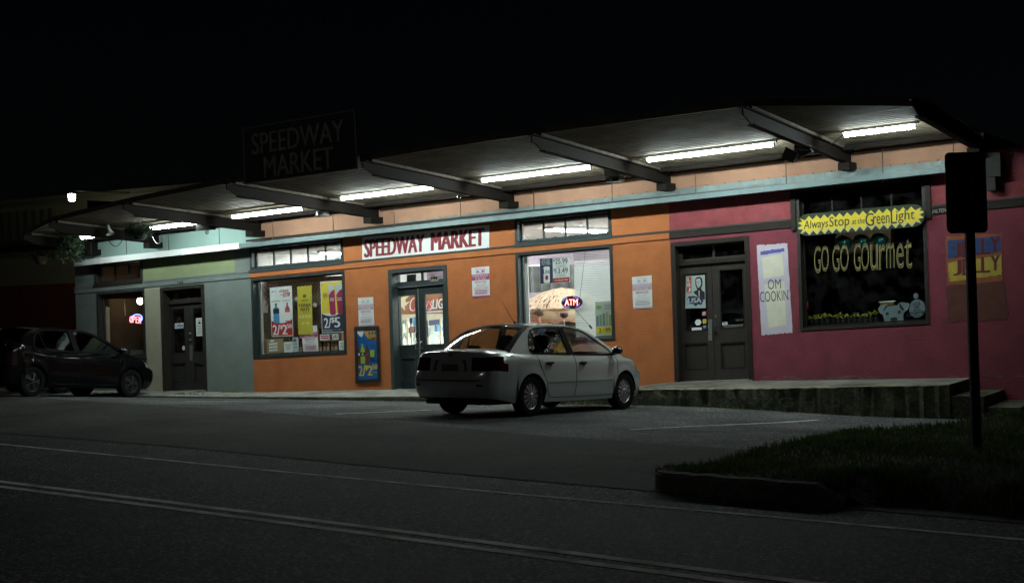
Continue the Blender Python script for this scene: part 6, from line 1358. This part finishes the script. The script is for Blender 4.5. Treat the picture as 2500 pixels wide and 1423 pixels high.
    for sd in (1, -1):
        gaps = [[(.155, .925), (.20, .80), (.28, .66), (.37, .52), (.405, .38), (.47, .285), (.60, .265)], [(1.15, .905), (1.165, .7), (1.165, .45), (1.13, .265)], [(2.34, .885), (2.36, .75), (2.35, .55), (2.30, .40), (2.24, .265)], [(.60, .265), (1.4, .262), (2.24, .265)], [(2.62, .88), (2.95, .825), (3.2, .755)], [(-.62, .90), (-.40, .93)]]
        for g_ in gaps:
            pts = [];
            for (a, b), (c_, d_) in zip(g_, g_[1:]):
                for q in range(6): pts.append(sidept(lerp(a, c_, q/6), lerp(b, d_, q/6), sd, .0015))
            pts.append(sidept(*g_[-1], sd, .0015)); part('shut_line', MB().tube(pts, .0045, 4, False), m_well, smooth=False)
        part('side_moulding', MB().tube([sidept(x, .505, sd, .002) for x in [.42+.1*k for k in range(19)]], .007, 5), M('moulding_grey', (.13, .135, .135), .6) if full else trim, smooth=True)
        for (x, z, dn) in ((.40, .80, 'rear_door'), (1.30, .79, 'front_door')):
            dd = made[dn + ('_l' if sd > 0 else '_r')]
            part('handle', MB().tube([sidept(x-.05, z, sd, .0), sidept(x-.02, z+.01, sd, .035), sidept(x+.10, z+.01, sd, .035), sidept(x+.13, z, sd, .0)], [.016, .019, .019, .014], 8), m_black, dd)
            part('handle_cup', MB().poly([(x+.055+.07*math.cos(q*.524), z-.004+.035*math.sin(q*.524)) for q in range(12)], (), lambda a, b, d: sidept(a, b, sd, .003), 0), m_well, dd, smooth=False)
        mb = MB(); c_ = Vector((2.24, sd*.905, .985)); o_ = 0
        for k in range(7):
            t = k/6; r_ = .085*math.sin(math.pi*(.16+.68*t))**.6
            for q in range(12):
                a = 2*math.pi*q/12; mb.v.append(c_+Vector((-.05+.14*t, sd*.085*r_/.085*math.cos(a)*1.15, .07*r_/.085*math.sin(a))))
        for k in range(6):
            for q in range(12): mb.f.append((k*12+q, k*12+(q+1) % 12, (k+1)*12+(q+1) % 12, (k+1)*12+q))
        mb.f += [tuple(range(12)), tuple(72+q for q in range(12))]
        mm = part('wing_mirror', mb, M('gloss_black', (.008, .008, .01), .12, var=0, coat=1)); part('mirror_stalk', MB().tube([(2.26, sd*.78, .925), (2.25, sd*.88, .945)], .03, 8), m_black, mm)
        part('side_marker', MB().poly([(3.30+.02*q, .60+.012*(q % 2)) for q in range(4)] + [(3.36, .57), (3.30, .57)], (), lambda a, b, d: sidept(a, b, sd, .004), 0), m_tail, smooth=False)
    # ---- rear details
    def rearpt(y, z, off=.006): 
        c_ = y/.66; return Vector((interp(z, XRZ) - .085*(1-c_*c_)*(1 if z < .66 else .6) - off, y, z))
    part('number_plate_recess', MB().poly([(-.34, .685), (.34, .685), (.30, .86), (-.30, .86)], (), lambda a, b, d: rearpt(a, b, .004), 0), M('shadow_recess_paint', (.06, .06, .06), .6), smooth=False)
    part('number_plate', MB().poly([(-.155, .70), (.155, .70), (.155, .80), (-.155, .80)], (), lambda a, b, d: rearpt(a, b, .010), 0), M('plate_grey', (.10, .10, .09), .6), smooth=False)
    dm = MB()
    for k in range(3):
        a = math.pi/2+k*2*math.pi/3; ax_ = Vector((math.cos(a), math.sin(a))); pr_ = Vector((-ax_.y, ax_.x)); pp = [Vector((0, 0)), ax_*.024+pr_*.0135, ax_*.048, ax_*.024-pr_*.0135]
        o_ = len(dm.v); dm.v += [rearpt(p.x, .945+p.y, .010) for p in pp]; dm.f.append((o_, o_+1, o_+2, o_+3))
    part('rear_emblem', dm, m_black, smooth=False)
    part('boot_shut_line', MB().tube([rearpt(-.52+.04*k, .672, .003) for k in range(27)], .005, 4), m_well)
    part('bumper_crease', MB().tube([rearpt(-.60+.05*k, .56, .001) for k in range(25)], .006, 4), m_well)
    part('exhaust', MB().tube([(-.70, -.42, .235), (-.98, -.42, .225)], .03, 10).tube([(-.55, -.40, .25), (-.80, -.40, .25)], .07, 10), M('exhaust_steel', (.10, .09, .085), .5, metal=.7))
    for sy in (-.60, .60): part('bumper_reflector', MB().poly([(sy-.05, .47), (sy+.05, .47), (sy+.05, .50), (sy-.05, .50)], (), lambda a, b, d: rearpt(a, b, .004), 0), m_tail, smooth=False)
    if full:
        a0 = Vector((.62, 0, 1.44)); part('aerial', MB().tube([a0+Vector((.05, 0, -.01)), a0+Vector((0, 0, .025))], [.028, .012], 8).tube([a0+Vector((0, 0, .02)), a0+Vector((-.30, .0, .33))], [.006, .003], 6), m_black)
    return made
def car_root(name, rear, front, label, scale=1.0, group=None):
    """rear, front: contact points of the near (right-hand) wheels on the ground"""
    A, B = Vector(rear), Vector(front); f_ = (B-A).normalized(); l_ = Vector((0, 0, 1)).cross(f_).normalized(); u_ = f_.cross(l_)
    o = A + l_*(.80*scale)                      # the near tyre's outer foot lies at y = -.80
    R_3 = Matrix((f_, l_, u_)).transposed().to_4x4(); m = Matrix.Translation(o) @ R_3 @ Matrix.Scale(scale, 4)
    t = thing(name, o+f_*1.3, label, 'car', group); t['mx'] = [m[i][j] for i in range(4) for j in range(4)]; return t
def silver():
    m = M('silver_car_paint', (.47, .50, .49), .20, metal=.12, var=.05, vs_=2.0, coat=.8); return m
m_trim = M('black_trim_rubber', (.010, .010, .010), .8, spec=.1); g_car = glass('car_glass', (.62, .66, .64), .06); g_tint = glass('tinted_car_glass', (.02, .022, .022), .04)
ca = car_root('parked_sedan', (-11.03, -5.35, .147), (-10.73, -2.74, .030), 'silver sedan parked nose in before the shops')
car(silver(), ca, 1.0, g_car, M('wheel_cover_silver', (.50, .51, .51), .35, metal=.6, var=.1), 12, m_trim)
cb = car_root('parked_sedan', (-23.50, -4.27, .215), (-23.46, -1.60, -.015), 'glossy black sedan parked nose in at the left', 1.03)
car(M('black_car_paint', (.004, .004, .005), .08, var=.0, spec=.14), cb, 1.03, g_tint, M('dark_alloy', (.025, .025, .025), .5), 5, M('dull_black_rubber', (.008, .008, .008), .8, spec=.1), full=False, hb=True)
cc = car_root('parked_sedan', (-26.35, -3.75, .21), (-26.30, -1.10, .0), 'dark car barely showing behind the black sedan at the frame edge', 1.05)
car(M('charcoal_car_paint', (.03, .032, .034), .2, var=.0, coat=1.0), cc, 1.05, g_tint, M('dark_alloy', (.06, .06, .06), .4), 5, m_trim, full=False)
# ------------------------------------------------------------------ road sign seen from behind
pb = Vector((-3.28, -10.06, vz(-3.28, -10.06)-.05)); D_ = (pb-CAM).dot(FW)
def at_pole(px_, py_):
    d = ray(px_, py_); return CAM + d*D_
t = thing('road_sign', pb, 'blank dark back of a road sign on a perforated steel post', 'sign')
tp = at_pole(2368, 566); topc = at_pole(2350, 376)
post = MB(); ln = (pb-at_pole(2364, 380)); w = .052
pts = [(-w, 0), (-w*.85, .03), (-.018, .03), (-.014, -.006), (.014, -.006), (.018, .03), (w*.85, .03), (w, 0), (w*.9, -.008), (w*.75, .022), (.026, .022), (.02, -.014), (-.02, -.014), (-.026, .022), (-w*.75, .022), (-w*.9, -.008)]
rd = Vector((-.968, .252, 0)); sd_ = Vector((rd.y, -rd.x, 0))
top_ = at_pole(2366, 385); top_ = Vector((pb.x, pb.y, top_.z))
for z in (pb.z, top_.z):
    for a, b in pts: post.v.append(Vector((pb.x, pb.y, z)) + R0*a*.95 - FW*b)
nP = len(pts); post.f = [(i, (i+1) % nP, nP+(i+1) % nP, nP+i) for i in range(nP)]
m_post = M('dark_green_steel', (.010, .012, .011), .6, var=.2); po = obj('post', post, m_post, t)
hl = MB()
z = pb.z+.2
while z < top_.z-.75:
    c_ = Vector((pb.x, pb.y, z)) - R0*.010 + FW*(-.0145); hl.lathe((0, 0, 0), [(0, 0)], 3) if False else None
    o_ = len(hl.v); hl.v += [c_ + R0*(-.018+.006*math.cos(a)) + Vector((0, 0, .006*math.sin(a))) for a in [k*1.047 for k in range(6)]]; hl.f.append(tuple(range(o_, o_+6))); z += .0254*1.6
obj('bolt_holes', hl, M('galvanised_hole', (.10, .10, .10), .6), po)
# plate: rounded rectangle facing along the road
zt_, zb_ = at_pole(2362, 371).z, at_pole(2362, 569).z; hwid = .305; rr = .05; c0 = Vector((pb.x, pb.y, 0)) + R0*(-.012)
pv = Vector((.74, .67, 0)).normalized(); pv = Vector((sd_.x, sd_.y, 0)) if False else pv
wfull = 107/FPX*D_; cosang = abs(pv.dot(R0)); half = wfull/2/cosang
cpx = at_pole(2363, 470); cmid = Vector((cpx.x, cpx.y, 0))
outl = []
for (sx, sz, a0) in ((1, 1, 0), (-1, 1, math.pi/2), (-1, -1, math.pi), (1, -1, 3*math.pi/2)):
    for k in range(6):
        a = a0+math.pi/2*k/5; outl.append((sx*(half-rr)+rr*math.cos(a), (zb_+rr if sz < 0 else zt_-rr)+rr*math.sin(a)))
nrm = Vector((-pv.y, pv.x, 0)); 
pl_ = MB().poly(outl, (), lambda a, b, d: cmid + pv*a + nrm*d + Vector((0, 0, b)), .03, .034); obj('plate', pl_, M('sign_back_dark', (.02, .021, .021), .5, var=.2), t)
for z in (zt_-.12, zb_+.12): c_ = cmid+nrm*.028+Vector((0, 0, z)); obj('bolt', MB().lathe(c_, [(0, .01), (.012, .01), (.012, -.01), (0, -.01)], 8), m_post, t)
# wall-mounted scupper and downspout at the far right
a, b = P(2413, 372, -.2), P(2452, 430, -.2); t = thing('roof_scupper', P(2430, 432, -.1), 'grey metal scupper box high on the red wall at far right', 'gutter')
obj('box', MB().hexa([(x, y, z) for z in (P(2430, 432, -.1).z, P(2430, 374, -.1).z) for y in (-.22, .0) for x in (P(2408, 400, -.1).x, P(2446, 400, -.1).x)]), M('dull_zinc', (.06, .06, .055), .8, var=.2, spec=.1), t)
obj('spout', MB().hexa([(x, y, z) for z in (P(2430, 428, -.1).z-.25, P(2430, 428, -.1).z) for y in (-.2, -.02) for x in (P(2410, 400, -.1).x, P(2432, 400, -.1).x)]), M('dull_zinc', (.22, .22, .20), .6), t)
for o in bpy.data.objects:
    for k in ('_org', 'mx'):
        if k in o: del o[k]
